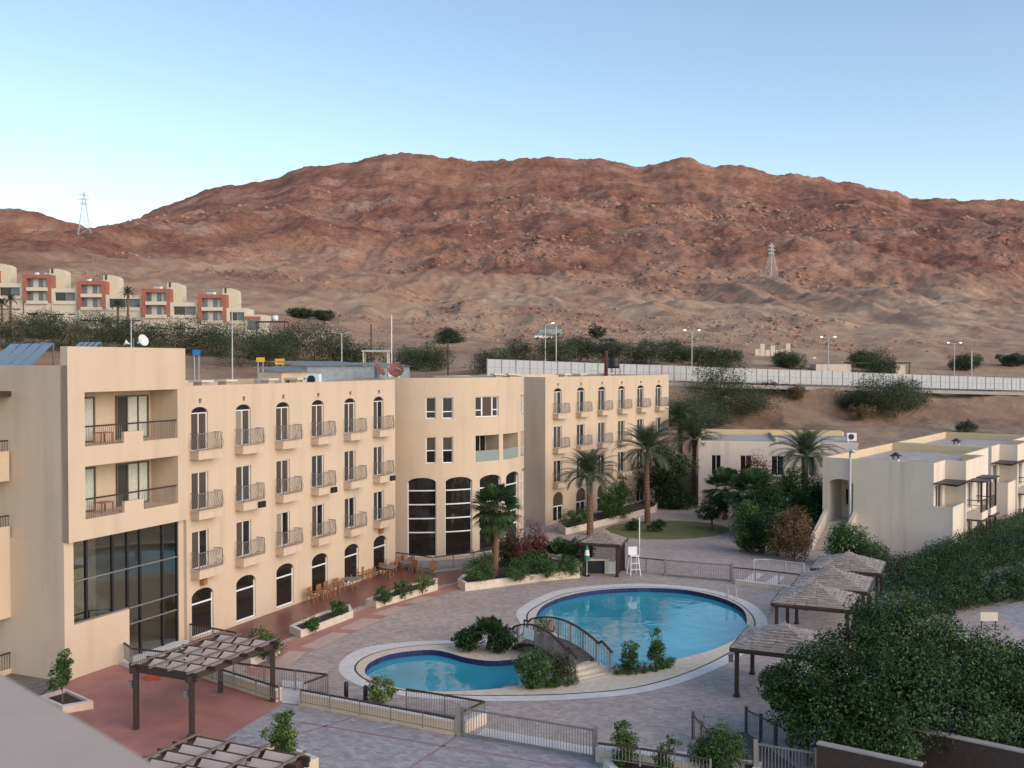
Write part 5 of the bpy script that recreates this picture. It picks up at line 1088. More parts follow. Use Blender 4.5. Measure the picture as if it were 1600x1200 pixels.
leaf_cloud('crown', lb, 130000, .13, M['lf_tree'], 21, bt, cl=750, shell=.55); mb = MB(); mb.tube([(0, 0, -.2), (.1, .1, 1.2), (.0, .2, 2.4)], [.3, .24, .2], 10)
for q in lb: mb.tube([(0, .2, 1.6), (q[0]*.5, q[1]*.5, (2+q[2])/2), q[:3]], [.12, .08, .02], 6)
mb.build('trunk', M['bark'], bt, True)
# --- hedges at the right
hedge('tall dark hedge along the front of the villas', [(1395, 925), (1470, 905), (1560, 885), (1640, 862)], 2.2, 2.6, 45000, 31, 'lf_dark', .13)
hedge('hedge beside the villa wall, farther along the right edge', [(1440, 905), (1510, 868), (1580, 838), (1640, 815)], 1.9, 2.2, 32000, 32, 'lf_tree', .13)
hedge('clipped dark hedge behind the pavilions', [(1400, 960), (1480, 955), (1560, 940), (1640, 925)], 2.2, 2.0, 30000, 33, 'lf_dark', .13)
hedge('low hedge strip on the bridge island, right of the steps', [(962, 1054), (1005, 1052), (1048, 1040)], .5, .75, 5000, 34, 'lf_bush', .07)
hedge('low hedge strip left of the bridge steps', [(828, 1076), (865, 1074), (900, 1068)], .5, .7, 4000, 35, 'lf_bush', .07)
hedge('hedge in the stone bed along the farther wing', [(880, 826), (905, 820), (925, 815)], 1.5, 1.3, 4500, 36, 'lf_bush', .12, .5)
# --- shrubs: (label, px, py, z, R, H, leaf, n, size)
SH = [('dark clump of grasses on the island between the pools', 735, 1016, .05, .95, 1.15, 'lf_dark', 3200, .12),
 ('dark flowering clump on the island next to the bridge', 782, 1018, .05, .85, 1.15, 'lf_dark', 2600, .12),
 ('loose bush at the far end of the footbridge', 845, 996, .05, .75, 1.25, 'lf_young', 1300, .09),
 ('olive-green bush hiding the small pool edge by the steps', 835, 1072, .05, 1.0, 1.55, 'lf_bush', 3800, .1),
 ('greyish bush against the bridge railing', 872, 1066, .05, .8, 1.35, 'lf_acacia', 2200, .09),
 ('left one of two upright bushes on the bridge island', 984, 1050, .05, .5, 1.5, 'lf_bush', 1700, .09),
 ('right one of two upright bushes on the bridge island', 1025, 1044, .05, .55, 1.55, 'lf_bush', 1900, .09),
 ('leafy bush behind the wall railing by the small pool', 595, 1100, .05, .85, 1.1, 'lf_young', 1300, .11),
 ('bush at the pergola end of the terrace planters', 412, 1026, .3, .85, 1.05, 'lf_bush', 2200, .1),
 ('bush at the near end of the middle terrace planter', 485, 983, .3, .5, .65, 'lf_bush', 1200, .09),
 ('bush at the far end of the middle terrace planter', 531, 963, .3, .6, .7, 'lf_bush', 1300, .09),
 ('bush at the near end of the far terrace planter', 601, 941, .3, .65, .8, 'lf_bush', 1300, .09),
 ('bush in the middle of the far terrace planter', 628, 932, .3, .6, .85, 'lf_bush', 1300, .09),
 ('bush at the far end of the far terrace planter', 660, 924, .3, .7, .8, 'lf_young', 1300, .09),
 ('low bright shrub at the left tip of the curved bed', 745, 910, .4, 1.0, .9, 'lf_bush', 2000, .1),
 ('shrub left of the fan palm trunk in the curved bed', 760, 897, .4, 1.1, 1.2, 'lf_bush', 2200, .1),
 ('bright low shrub right of the fan palm in the curved bed', 806, 905, .4, 1.2, .95, 'lf_bush', 2600, .1),
 ('dark reddish bougainvillea in the middle of the curved bed', 815, 886, .4, 1.7, 2.3, 'lf_red', 3000, .12),
 ('dark green bush behind the bougainvillea', 795, 882, .4, 1.4, 1.9, 'lf_dark', 3000, .13),
 ('second reddish bush beside the bougainvillea', 845, 885, .4, 1.3, 2.0, 'lf_red', 2200, .12),
 ('green filler bush amid the reddish bushes', 832, 892, .4, 1.5, 1.3, 'lf_bush', 3000, .12),
 ('clipped bright hedge bush in the curved bed by the kiosk', 855, 900, .4, 1.2, .85, 'lf_bush', 2600, .1),
 ('small bush at the kiosk end of the curved bed', 894, 896, .4, .75, 1.0, 'lf_bush', 1500, .1),
 ('dark bush under the first date palm', 905, 870, .3, 1.5, 1.4, 'lf_dark', 2600, .14),
 ('tall bush against the farther wing, right of the palm', 968, 808, .4, 1.9, 3.3, 'lf_bush', 4200, .16),
 ('lower bush left of the tall bush on the farther wing', 948, 812, .4, 1.2, 2.4, 'lf_bush', 2600, .15),
 ('left ball shrub at the lawn palm', 992, 829, .0, .85, .95, 'lf_dark', 1800, .1),
 ('right ball shrub at the lawn palm', 1026, 831, .0, .95, 1.0, 'lf_dark', 1800, .1),
 ('dark low hedge bush below the corner tree', 1060, 793, 0, 3.0, 1.2, 'lf_dark', 4000, .2),
 ('tall green shrub at the left of the thicket by the lawn', 1165, 862, 0, 1.6, 4.0, 'lf_bush', 4500, .17),
 ('dark shrub low in the thicket by the lawn', 1190, 866, 0, 1.7, 3.0, 'lf_dark', 4500, .16),
 ('big dark shrub in the middle of the thicket', 1205, 845, 0, 2.4, 4.3, 'lf_dark', 6500, .19),
 ('rear green shrub of the thicket under the tall palm', 1235, 828, 0, 2.6, 4.6, 'lf_bush', 6000, .2),
 ('dark bush at the villa stair foot', 1275, 822, 0, 2.2, 4.0, 'lf_dark', 5000, .2),
 ('drooping yellow-brown bush right of the thicket', 1240, 872, 0, 2.1, 3.4, 'lf_dry', 6500, .15),
 ('second yellow-brown bush near the villa stairs', 1215, 868, 0, 1.3, 2.7, 'lf_young', 3000, .15),
 ('white-flowering bush at the villa wall', 1318, 886, 0, 2.0, 3.0, 'lf_bush', 5000, .15),
 ('climbing shrub along the villa wall base', 1360, 893, 0, 1.9, 2.1, 'lf_bush', 3500, .15),
 ('red-tinted shrub before the low pale building', 1188, 800, 0, 1.6, 5.4, 'lf_red', 3000, .17),
 ('bush with a clear stem in the bottom planter', 975, 1196, .2, .6, 1.45, 'lf_bush', 2200, .09),
 ('small bush in the bottom planter', 1035, 1212, .2, .5, .9, 'lf_bush', 1400, .09),
 ('sparse young bush behind the bottom planter', 1048, 1190, .1, .4, 1.0, 'lf_young', 500, .09),
 ('feathery bright bush beside the wooden ramp', 1130, 1215, .1, .95, 1.75, 'lf_bush', 3800, .09),
 ('low feathery bush left of the wooden ramp', 1100, 1205, .1, .8, 1.1, 'lf_bush', 2200, .09)]
for k, (lab, x, y, z, R_, H_, mm, n, sz) in enumerate(SH):
    g = 1.3 if 'terrace planter' in lab or 'curved bed' in lab else 1.1
    bush(lab, G(x, y, z), R_*g, H_*g, mm, int(n*1.6), sz, 50+k)
q = bpy.data.objects['shrub']; fl = [o for o in bpy.data.objects if o.get('label') == 'white-flowering bush at the villa wall'][0]
tag(leaf_cloud('flowers', [(0, 0, 1.5, 1.5, 1.5, 1.3)], 260, .12, M['lf_flower'], 5, fl, cl=60, asp=.9, shell=.85), kind='stuff')
# ================================================================== background
# white hoarding along the road
def hoarding():
    A = Vector((-3.8, 156, 0)); D = Vector((73.5, 34, 0)); e = thing('hoarding', 'long white panel hoarding along the road below the hill', 'fence', (A.x, A.y, 0)); Lt = (D*1.62).length; pw = 2.42; n = int(Lt/pw); d = D.normalized(); rz_ = math.atan2(d.y, d.x)
    pm = MB(); pm.box(0, pw-.1, -.02, .02, .05, 2.5); pme = pm.mesh('panel', M['hoard']); pm = MB(); pm.box(-.06, .06, -.09, .05, -1.2, 2.6); qme = pm.mesh('post', M['metal']); pm = MB()
    pm.box(0, pw-.1, -.045, -.021, 1.25, 1.29); pm.box(pw/2-.03, pw/2+.01, -.045, -.021, .05, 2.5); jme = pm.mesh('joint', M['metal'])
    zs = [float(np.interp((A+d*(k*pw)).x/(A+d*(k*pw)).y, [-.025, .153, .3125, .5, .7], [13.4, 12.35, 11.25, 9.7, 8.2])) for k in range(n+1)]
    for k in range(n):
        q = d*(k*pw); o = new_obj('panel', pme, e, (q.x+d.x*.05, q.y+d.y*.05, zs[k])); o.rotation_euler = (0, math.atan2(zs[k]-zs[k+1], pw), rz_); new_obj('joint', jme, o); new_obj('post', qme, e, (q.x, q.y, zs[k]), rz_)
    # road and concrete barrier in front of it
    rd = MB(); kb = MB(); nv = Vector((d.y, -d.x, 0))
    for k in range(n):
        a = A+d*(k*pw); b = A+d*((k+1)*pw); z0, z1 = zs[k]-.15, zs[k+1]-.15
        rd.quad((a+nv*.5).to_tuple()[:2]+(z0-.2,), (b+nv*.5).to_tuple()[:2]+(z1-.2,), (b+nv*4.2).to_tuple()[:2]+(z1-.5,), (a+nv*4.2).to_tuple()[:2]+(z0-.5,))
        kb.bar(a+nv*4.2+Vector((0, 0, z0-.45)), b+nv*4.2+Vector((0, 0, z1-.45)), .3, .6)
    tag(rd.build('road', M['asphalt']), kind='structure'); tag(kb.build('road_barrier', M['concrete']), 'grey concrete barrier along the road below the hoarding', 'barrier')
M['hoard'] = mat('hoarding_white', (.40, .415, .43), .5, .06, .4); M['asphalt'] = mat('asphalt', (.06, .058, .056), .9, .2, .5)
hoarding()
# houses on the left
def house(label, px, ytop, w=85, seed=0, Y=262):
    k = Y/1600; p = AT(px, ytop, Y); S = 19.4*k; Z0 = p.z-3.35*S-2.0; e = thing('hillside_house', label, 'house', (p.x, Y, Z0), .06, 'red and cream houses on the hillside'); H = 3.35*S+2.0; fz = [H-S*1.0-.5, H-S*2-.5, H-S*3-.5]; Wr = 44*k; Wl = (w-44)*k; D = 9
    # red frame storeys
    ops = [(1.0, Wr-1.2, fz[0]+.3, fz[0]+S*.86, 0), (1.0, Wr-1.2, fz[1]+.1, fz[1]+S*.80, 0)]
    mb = MB(); wall(mb, 0, Wr, fz[1]-.2, H, ops, 1.2); mb.quad((0, 0, H), (Wr, 0, H), (Wr, D, H), (0, D, H)); mb.quad((0, 0, fz[1]-.2), (0, D, fz[1]-.2), (0, D, H), (0, 0, H)); mb.quad((Wr, 0, fz[1]-.2), (Wr, D, fz[1]-.2), (Wr, D, H), (Wr, 0, H)); mb.build('red_frame', M['brick_red'], e)
    mb = MB(); o3 = [(1.0, 3.4, .8, S*.9, 0), (4.4, Wr-.6, .6, S*.85, 0)]; wall(mb, .2, Wr-.2, -3, fz[1]-.2, o3, .3, lambda s, y, z: (s, y+.3, z)); mb.quad((.2, .3, -3), (.2, D, -3), (.2, D, fz[1]-.2), (.2, .3, fz[1]-.2)); mb.build('wall', M['cream'], e)
    for a, b, c, d, r in ops:
        mb = MB(); mb.box(a-.05, b+.25, -.25, .2, c-.75, c+.12); mb.build('balcony_front', M['cream'], e); n = 4
        for i in range(n): mb = MB(); x0 = a+(b-a)*i/n; mb.quad((x0+.06, 1.15, c), (x0+(b-a)/n-.06, 1.15, c), (x0+(b-a)/n-.06, 1.15, d), (x0+.06, 1.15, d)); mb.build('pane', M['glass_s' if i % 2 == 0 else 'curtain'], e)
        mb = MB(); mb.quad((a, 1.19, c), (b, 1.19, c), (b, 1.19, d), (a, 1.19, d)); mb.build('window_frame', M['cream'], e)
    for a, b, c, d, r in o3: mb = MB(); mb.quad((a, .55, c), (b, .55, c), (b, .55, d), (a, .55, d)); mb.build('pane', M['glass'], e)
    # lower cream half with terrace
    Hl = H-S-.3; o2 = [(Wr+.8, Wr+Wl-.8, fz[1]+.2, fz[1]+S*.74, 0), (Wr+.8, Wr+3.2, .7, S*.85, 0), (Wr+4.0, Wr+Wl-.7, .7, S*.85, 0)]
    mb = MB(); wall(mb, Wr+.003, Wr+Wl, -3, Hl, o2, .8); mb.quad((Wr, 0, Hl-.6), (Wr+Wl, 0, Hl-.6), (Wr+Wl, D, Hl-.6), (Wr, D, Hl-.6)); mb.quad((Wr+Wl, 0, -3), (Wr+Wl, D, -3), (Wr+Wl, D, Hl), (Wr+Wl, 0, Hl)); mb.build('wall', M['cream'], e)
    for a, b, c, d, r in o2:
        for i in range(2): mb = MB(); x0 = a+(b-a)*i/2; x1 = x0+(b-a)/2; mb.quad((x0+.06, .75, c), (x1-.06, .75, c), (x1-.06, .75, d), (x0+.06, .75, d)); mb.build('pane', M['glass_s' if i else 'glass'], e)
    mb = MB(); mb.box(Wr+.5, Wr+Wl-.5, -.3, -.002, fz[1]-.7, fz[1]+.15); mb.build('balcony_front', M['cream'], e)
    # stair tower with a curved shoulder
    tw = 24*k; x0 = Wr-1.6; zt_ = H+11*k; prof = [(x0, H-S*1.3), (x0+tw, H-S*1.3)]+[(x0+tw*.45+tw*.55*math.cos(t), zt_-7*k+7*k*math.sin(t)) for t in np.linspace(0, math.pi/2, 7)]+[(x0, zt_)]
    mb = MB(); mb.quad(*[(x, 3.0, z) for x, z in prof]); mb.quad(*[(x, 7.0, z) for x, z in prof])
    for i in range(len(prof)): (xa, za), (xb, zb) = prof[i], prof[(i+1) % len(prof)]; mb.quad((xa, 3.0, za), (xb, 3.0, zb), (xb, 7.0, zb), (xa, 7.0, za))
    t = mb.build('stair_tower', M['tower'], e); mb = MB(); mb.box(x0+.5, x0+1.0, 2.9, 2.997, H+.6, H+1.9); mb.build('window', M['glass'], t)
    rr = random.Random(seed)
    for i in range(3): mb = MB(); x = rr.uniform(1, Wr-2.2); mb.tube([(x, 4, H+.45), (x+1.1, 4, H+.45)], .42, 10); mb.build('roof_tank', M['white'], e, True)
    mb = MB(); mb.box(-1, Wr+Wl+1, -3.2, -3.0, -3.4, 2.2); mb.build('garden_wall', M['cream'], e); return e
M['glass_s'] = glass_dark('sky_glass', (.11, .13, .15), .1)
house('second of the red and cream hillside houses, counted from the left', 35, 429, seed=1); house('third red and cream hillside house, with a palm before it', 120, 439, 101, seed=2); house('fourth red and cream hillside house, above a red awning', 221, 451, 88, seed=3); house('rightmost red and cream hillside house, with tanks on its roof', 309, 460, 76, seed=4); house('leftmost hillside house, mostly cut off by the frame', -52, 421, seed=5)
# far end of the row
p = AT(383, 492, 262); e = thing('small_house', 'small cream end house with a red cap beside the hillside row', 'house', (p.x, 262, p.z-9), .06); mb = MB(); wall(mb, 0, 5.2, -3, 9, [(.5, 3.6, 5.2, 7.6, 0), (.5, 3.6, .8, 3.2, 0)], .4); mb.quad((0, 0, 9), (5.2, 0, 9), (5.2, 8, 9), (0, 8, 9)); mb.quad((5.2, 0, -3), (5.2, 8, -3), (5.2, 8, 9), (5.2, 0, 9)); mb.build('wall', M['cream'], e); mb = MB(); mb.box(.1, 3.9, -.5, -.01, 7.9, 8.6); mb.build('red_cap', M['brick_red'], e)
for z0, z1, mm in ((5.2, 7.6, 'glass_s'), (.8, 3.2, 'curtain')): mb = MB(); mb.quad((.5, .35, z0), (3.6, .35, z0), (3.6, .35, z1), (.5, .35, z1)); mb.build('pane', M[mm], e)
p = AT(425, 530, 255); e = thing('garden_shelter', 'dark flat-roofed shelter with a white tank beside the end house', 'shelter', (p.x-4, 255, p.z)); mb = MB(); mb.box(0, 7.5, -.5, 3, 4.2, 4.5); mb.build('roof', M['brown'], e); mb = MB(); mb.box(.2, 7.2, 0, 2.8, -1, 1.6); mb.build('wall', M['cream'], e)
for x in (.2, 3.6, 7.2): mb = MB(); mb.box(x-.1, x+.1, -.3, -.1, -1, 4.2); mb.build('post', M['brown'], e)
mb = MB(); mb.tube([(4.6, 1, 4.5), (4.6, 1, 5.9)], .75, 12); mb.build('tank', M['white'], e, True)
# pylons
def pylon(label, px, base, top, Y):
    p = AT(px, base, Y); h = (base-top)/1600*Y; e = thing('pylon', label, 'pylon', (p.x, Y, hz(p.x, Y)-1), .5, 'lattice power pylons on the hill'); h += p.z-(hz(p.x, Y)-1); mb = MB(); w = h*.13; lv = [0, .18, .34, .48, .6, .7, .78, .85, .91, .96, 1]; W = lambda t: w*(1-t)**1.15*1.0+.35; T = .26
    for a, b in zip(lv, lv[1:]):
        c0 = [(sx*W(a), sy*W(a), a*h) for sx, sy in ((-1, -1), (1, -1), (1, 1), (-1, 1))]; c1 = [(sx*W(b), sy*W(b), b*h) for sx, sy in ((-1, -1), (1, -1), (1, 1), (-1, 1))]
        for i in range(4): j = (i+1) % 4; mb.bar(c0[i], c1[i], T); mb.bar(c0[i], c1[j], T*.5); mb.bar(c0[j], c1[i], T*.5); mb.bar(c1[i], c1[j], T*.5)
    mb.build('lattice', M['galv'], e)
    for t, l in ((.72, .11), (.82, .13), (.92, .10)): mb = MB(); mb.bar((-h*l, 0, t*h), (h*l, 0, t*h), .5, .5); mb.bar((-h*l, 0, t*h), (0, 0, t*h+h*.03), .3); mb.bar((h*l, 0, t*h), (0, 0, t*h+h*.03), .3); mb.build('cross_arm', M['galv'], e)
M['galv'] = mat('galvanised_steel', (.45, .45, .46), .5, .05, .1)
pylon('power pylon on the right slope', 1205, 460, 380, 800); pylon('power pylon on the left below the saddle', 132, 387, 300, 800)
# street lamps and poles
M['lamp'] = nodes('lamp_glow')[0]; _b = M['lamp'].node_tree.nodes['Principled BSDF']; _b.inputs['Emission Color'].default_value = (1, .86, .55, 1); _b.inputs['Emission Strength'].default_value = 6
def lamp(label, px, ytop, ybot, Y, arms=2, lit=True):
    p = AT(px, ybot, Y); h = (ybot-ytop)/1600*Y; e = thing('street_lamp', label, 'street lamp', p, 0, 'street lamps along the road'); mb = MB(); mb.tube([(0, 0, -4), (0, 0, h)], [.14, .08], 6); mb.build('pole', M['galv'], e)
    for s in ((-1, 1) if arms == 2 else (1,)): mb = MB(); mb.bar((0, 0, h-.1), (s*1.5, 0, h+.25), .08); mb.build('arm', M['galv'], e); mb = MB(); mb.box(s*1.5-.2, s*1.5+.2, -.1, .1, h+.2, h+.3); mb.build('lamp_head', M['lamp' if lit else 'galv'], e)
lamp('lit twin street lamp above the right end of the farther wing', 1081, 518, 572, 215); lamp('lit twin street lamp over the middle of the hoarding', 1294, 528, 584, 230); lamp('lit twin street lamp near the right edge', 1491, 537, 586, 245); lamp('lit street lamp behind the round pavilion roof', 852, 507, 560, 200, 1); lamp('unlit lamp pole behind the tall block roof', 205, 488, 530, 190, 1, False); lamp('unlit twin lamp pole over the acacias', 534, 521, 570, 180, 2, False); lamp('slim unlit lamp pole left of the yellow signs', 363, 478, 560, 185, 1, False)
for lab, px, y0, y1, Y, mm, rr in (('tall white flagpole behind the satellite dishes', 612, 492, 570, 110, 'white', .055), ('dark wooden pole left of the flagpole', 580, 507, 545, 170, 'brown', .12), ('dark leaning pole above the pavilion roof', 700, 530, 572, 165, 'brown', .12), ('pale pole beside the lit lamp', 869, 510, 560, 200, 'galv', .12), ('pale pole near the far right lamp', 1518, 548, 582, 240, 'galv', .14)):
    p = AT(px, y1, Y); mb = MB(); mb.tube([(0, 0, -4), (0, 0, (y1-y0)/1600*Y)], rr, 6); tag(mb.build('pole', M[mm], None, True, p), lab, 'pole')
# far small buildings and vehicles
p = AT(1275, 582, 250); e = thing('roadside_hut', 'low pale hut with dark canopy behind the hoarding', 'hut', (p.x, 250, p.z-1)); mb = MB(); mb.box(0, 8.6, 0, 5, -2, 3.0); mb.build('wall', M['wall2'], e); mb = MB(); mb.box(8.4, 23, -.5, 5, 3.2, 3.5); mb.build('canopy', M['dark'], e)
mb = MB(); mb.box(19.3, 21.8, 0, 4, -2, 3.198); mb.build('kiosk_wall', M['stone'], e)
for x in (9, 15, 22.7): mb = MB(); mb.box(x-.1, x+.1, -.3, -.1, -2, 3.2); mb.build('post', M['dark'], e)
p = AT(1180, 556, 300); e = thing('ruined_building', 'roofless stone ruin among rubble on the lower slope', 'ruin', (p.x, 300, p.z-1)); r_ = random.Random(8)
for k in range(7): mb = MB(); x = k*1.5; mb.box(x, x+1.3, 0, .6, -1, r_.uniform(2.5, 4.6)); mb.build('wall_stub', M['stone'], e)
for k in range(26): mb = MB(); x = r_.uniform(-3, 17); s = r_.uniform(.3, .8); mb.box(x, x+s*1.4, -2-s, -2, -1, s); mb.build('rubble_block', M['stone'], e)
def vehicle(label, px, py, Y, L, Hh, m, rz_=0, cat='car'):
    p = AT(px, py, Y); e = thing('parked_'+cat, label, cat, (p.x, Y, p.z+.1), rz_); mb = MB(); mb.box(-L/2, L/2, -.9, .9, .35, Hh*.58); mb.v = [(x, y, z) for x, y, z in mb.v]; mb.build('body', M[m], e); mb = MB(); b = [(-L*.32, Hh*.58+.002), (L*.36, Hh*.58+.002), (L*.26, Hh), (-L*.2, Hh)]
    for y in (-.8, .8): mb.quad(*[(x, y, z) for x, z in b])
    for i in range(4): (xa, za), (xb, zb) = b[i], b[(i+1) % 4]; mb.quad((xa, -.8, za), (xb, -.8, zb), (xb, .8, zb), (xa, .8, za))
    mb.build('cabin', M['glass_s'], e)
    for x in (-L*.32, L*.32):
        for y in (-.9, .9): mb = MB(); mb.tube([(x, y-.1, .34), (x, y+.1, .34)], .34, 12); mb.build('wheel', M['black'], e)
vehicle('red car parked high on the slope track', 836, 484, 420, 5.5, 1.7, 'red', .1); vehicle('white car beside the lit lamp behind the pavilion', 848, 531, 260, 4.5, 1.6, 'white', .2); vehicle('blue and white truck beside the white car', 860, 525, 265, 6.0, 2.6, 'sheet', .1, 'truck'); vehicle('dark car parked alone on the track', 948, 535, 290, 4.4, 1.5, 'black', .0)
# road signs at the left
for lab, px, py, w, h, Y, mm in (('blue road sign on a post behind the tall block', 307, 551, 12, 9, 150, 'blue'), ('left yellow road sign among the acacias', 407, 562, 13, 7, 140, 'yellow'), ('right yellow road sign among the acacias', 437, 565, 15, 9, 140, 'yellow')):
    p = AT(px, py, Y); k = Y/1600; e = thing('road_sign', lab, 'sign', (p.x, Y, p.z)); mb = MB(); mb.box(-w*k/2, w*k/2, -.04, .04, -h*k/2, h*k/2); mb.build('board', M[mm], e)
    for x in (-w*k*.3, w*k*.3): mb = MB(); mb.box(x-.05, x+.05, .045, .12, -4, h*k/2); mb.build('post', M['galv'], e)
# ------------------------------------------------------------------ rooftops
def roof_thing(F, px, y, z): return F.w(F.S(px, y), y, z)
rz1 = 13.65
def dish(label, p, rz_, el, R_=.95):
    e = thing('satellite_dish', label, 'satellite dish', p, rz_, 'satellite dishes on the hotel roof'); mb = MB(); mb.tube([(0, 0, 0), (0, 0, 1.0)], .05, 8); mb.build('mast', M['metal'], e); mb = MB(); mb.lathe([(0, 0), (R_*.5, R_*.06), (R_*.8, R_*.16), (R_, R_*.26)], 24); o = mb.build('reflector', M['dish'], e, True, (0, 0, 1.1)); o.rotation_euler = (R(90-el), 0, 0)
    mb = MB(); mb.bar((0, 0, .0), (0, .0, R_*.9), .04); mb.bar((R_*.7, 0, R_*.14), (0, 0, R_*.9), .03); mb.build('feed_arm', M['pale_metal'], o)
M['dish'] = mat('rusty_dish', (.16, .055, .04), .6, .25, 2)
dish('round rust-red satellite dish on the roof corner', roof_thing(F1, 618, 2.0, rz1), .25, 25, .62); dish('tilted grey-brown satellite dish left of the red one', roof_thing(F1, 592, 2.5, rz1), 1.2, 35, .55)
ac_unit('white air conditioner on the pavilion roof', RC+Vector((-2.1, -5.2, 13.75+.4)), .3); ac_unit('white air conditioner on the near wing roof', roof_thing(F1, 490, 2.2, rz1), PHI1-1.4)
def shed(label, F, px0, px1, y, z, h, m, D=3, name='roof_shed'):
    a, b = F.S(px0, y), F.S(px1, y); e = thing(name, label, 'shed', F.w(a, y, z), F.phi); L = b-a; mb = MB(); mb.box(0, L, 0, D, 0, h-.15); mb.build('wall', M[m], e); mb = MB(); mb.quad((-.2, -.3, h-.1), (L+.2, -.3, h-.1), (L+.2, D+.3, h+.2), (-.2, D+.3, h+.2)); n = int(L/.3)
    for k in range(n): x = L*k/n; mb.bar((x, -.3, h-.08), (x, D+.3, h+.22), .06, .04)
    mb.build('corrugated_roof', M['sheet'], e)
shed('long blue-grey sheet-metal shed on the near wing roof', F1, 480, 585, 5, rz1, 1.6, 'sheet'); shed('second sheet-metal shed behind the satellite dishes', F1, 590, 640, 5.5, rz1, 1.5, 'sheet'); shed('low plastered roof hut beside the metal shed', F1, 440, 480, 4, rz1, 1.2, 'wall', 2)
def vent(label, p, rz_, s=1.0):
    e = thing('roof_vent', label, 'vent', p, rz_, 'capped masonry vents on the hotel roofs'); mb = MB(); mb.box(-.4*s, .4*s, -.4*s, .4*s, 0, .55); mb.build('shaft', M['wall'], e); mb = MB(); mb.box(-.65*s, .65*s, -.65*s, .65*s, .552, .68); mb.build('cap', M['stone'], e)
for lab, px, y in (('first capped vent on the near wing roof, by the tall block', 314, 3.2), ('second capped vent on the near wing roof', 352, 3.2), ('third capped vent on the near wing roof', 418, 3.4), ('fourth capped vent on the near wing roof', 462, 3.4)): vent(lab, roof_thing(F1, px, y, 13.65), F1.phi, .8)
for lab, px, y in (('first capped vent on the farther wing roof', 880, 3.4), ('second capped vent on the farther wing roof', 905, 3.4), ('third capped vent on the farther wing roof, by the chimney', 947, 3.6)): vent(lab, F2.w(F2.S(px, y), y, 13.55), F2.phi, .9)
for lab, px, y in (('left vent on the pavilion roof rim', 778, 0), ('right vent on the pavilion roof rim', 800, 0)): q = AT(px, 580, 88); vent(lab, (q.x, q.y, 13.75), .4, .8)
q = F2.w(F2.S(947, 2.6), 2.6, 13.6); mb = MB(); mb.tube([(0, 0, 0), (0, 0, 2.9), (0, 0, 3.0)], [.2, .2, .24], 10); tag(mb.build('chimney_pipe', mat('rust', (.12, .04, .03), .8, .3, 3), None, True, q), 'rusty chimney pipe on the farther wing roof', 'chimney')
q = F2.w(F2.S(959, 2.6), 2.6, 13.6); e = thing('water_tank', 'black water tank on a stand on the farther wing roof', 'tank', q, F2.phi); mb = MB(); mb.lathe([(0, 1.15), (.62, 1.15), (.66, 1.4), (.62, 1.6), (.66, 1.9), (.62, 2.2), (.5, 2.35), (0, 2.38)], 18); mb.build('tank', M['black'], e, True)
for x in (-.5, .5):
    for y in (-.5, .5): mb = MB(); mb.box(x-.04, x+.04, y-.04, y+.04, 0, 1.15); mb.build('leg', M['metal'], e)
p = AT(588, 566, 128); e = thing('roof_shelter', 'small pale-roofed shelter on posts behind the near wing', 'shelter', (p.x, 128, p.z-.5)); mb = MB(); mb.box(-1.7, 1.7, -1, 1, 1.8, 2.0); mb.build('roof', M['pale_metal'], e)
for x in (-1.5, 1.5):
    for y in (-.8, .8): mb = MB(); mb.box(x-.07, x+.07, y-.07, y+.07, -14, 1.8); mb.build('post', M['stone'], e)
def solar(label, p, rz_, w, l):
    e = thing('solar_panel', label, 'solar panel', p, rz_, 'solar water heater panels on the tall block'); n = 4
    for k in range(n): mb = MB(); x = w*k/n; mb.quad((x+.04, 0, .35), (x+w/n-.04, 0, .35), (x+w/n-.04, l*.8, .35+l*.62), (x+.04, l*.8, .35+l*.62)); mb.build('panel', M['solar'], e)
    for x in (.1, w-.1):
        mb = MB(); mb.bar((x, 0, 0), (x, 0, .34), .05); mb.bar((x, l*.8, 0), (x, l*.8, .33+l*.62), .05); mb.build('frame', M['metal'], e)
M['solar'] = glass_dark('solar_glass', (.20, .28, .34), .15)
solar('wide solar panel bank at the left edge of the roof', FB.w(1.2, 7.3, 14.66), FB.phi+math.pi/2+math.pi, 3.2, 2.2); solar('small solar panel beside the raised parapet', FB.w(2.6, 3.4, 15.1), FB.phi+math.pi/2+math.pi, 1.6, 1.6)
q = FB.w(FB.S(209, .8), .8, zt); e = thing('loudspeakers', 'white horn loudspeakers on the parapet of the tall block', 'loudspeaker', q); mb = MB(); mb.tube([(0, 0, -1.5), (0, 0, .5)], .03, 6); mb.build('mast', M['metal'], e)
for dx, s in ((-.18, .7), (.22, 1.2)):
    mb = MB(); mb.lathe([(.05*s, 0), (.08*s, .15*s), (.16*s, .3*s), (.26*s, .38*s)], 14); o = mb.build('horn', M['white'], e, True, (dx, 0, .12+.1*s)); o.rotation_euler = (R(70), 0, R(60 if s > 1 else -70))
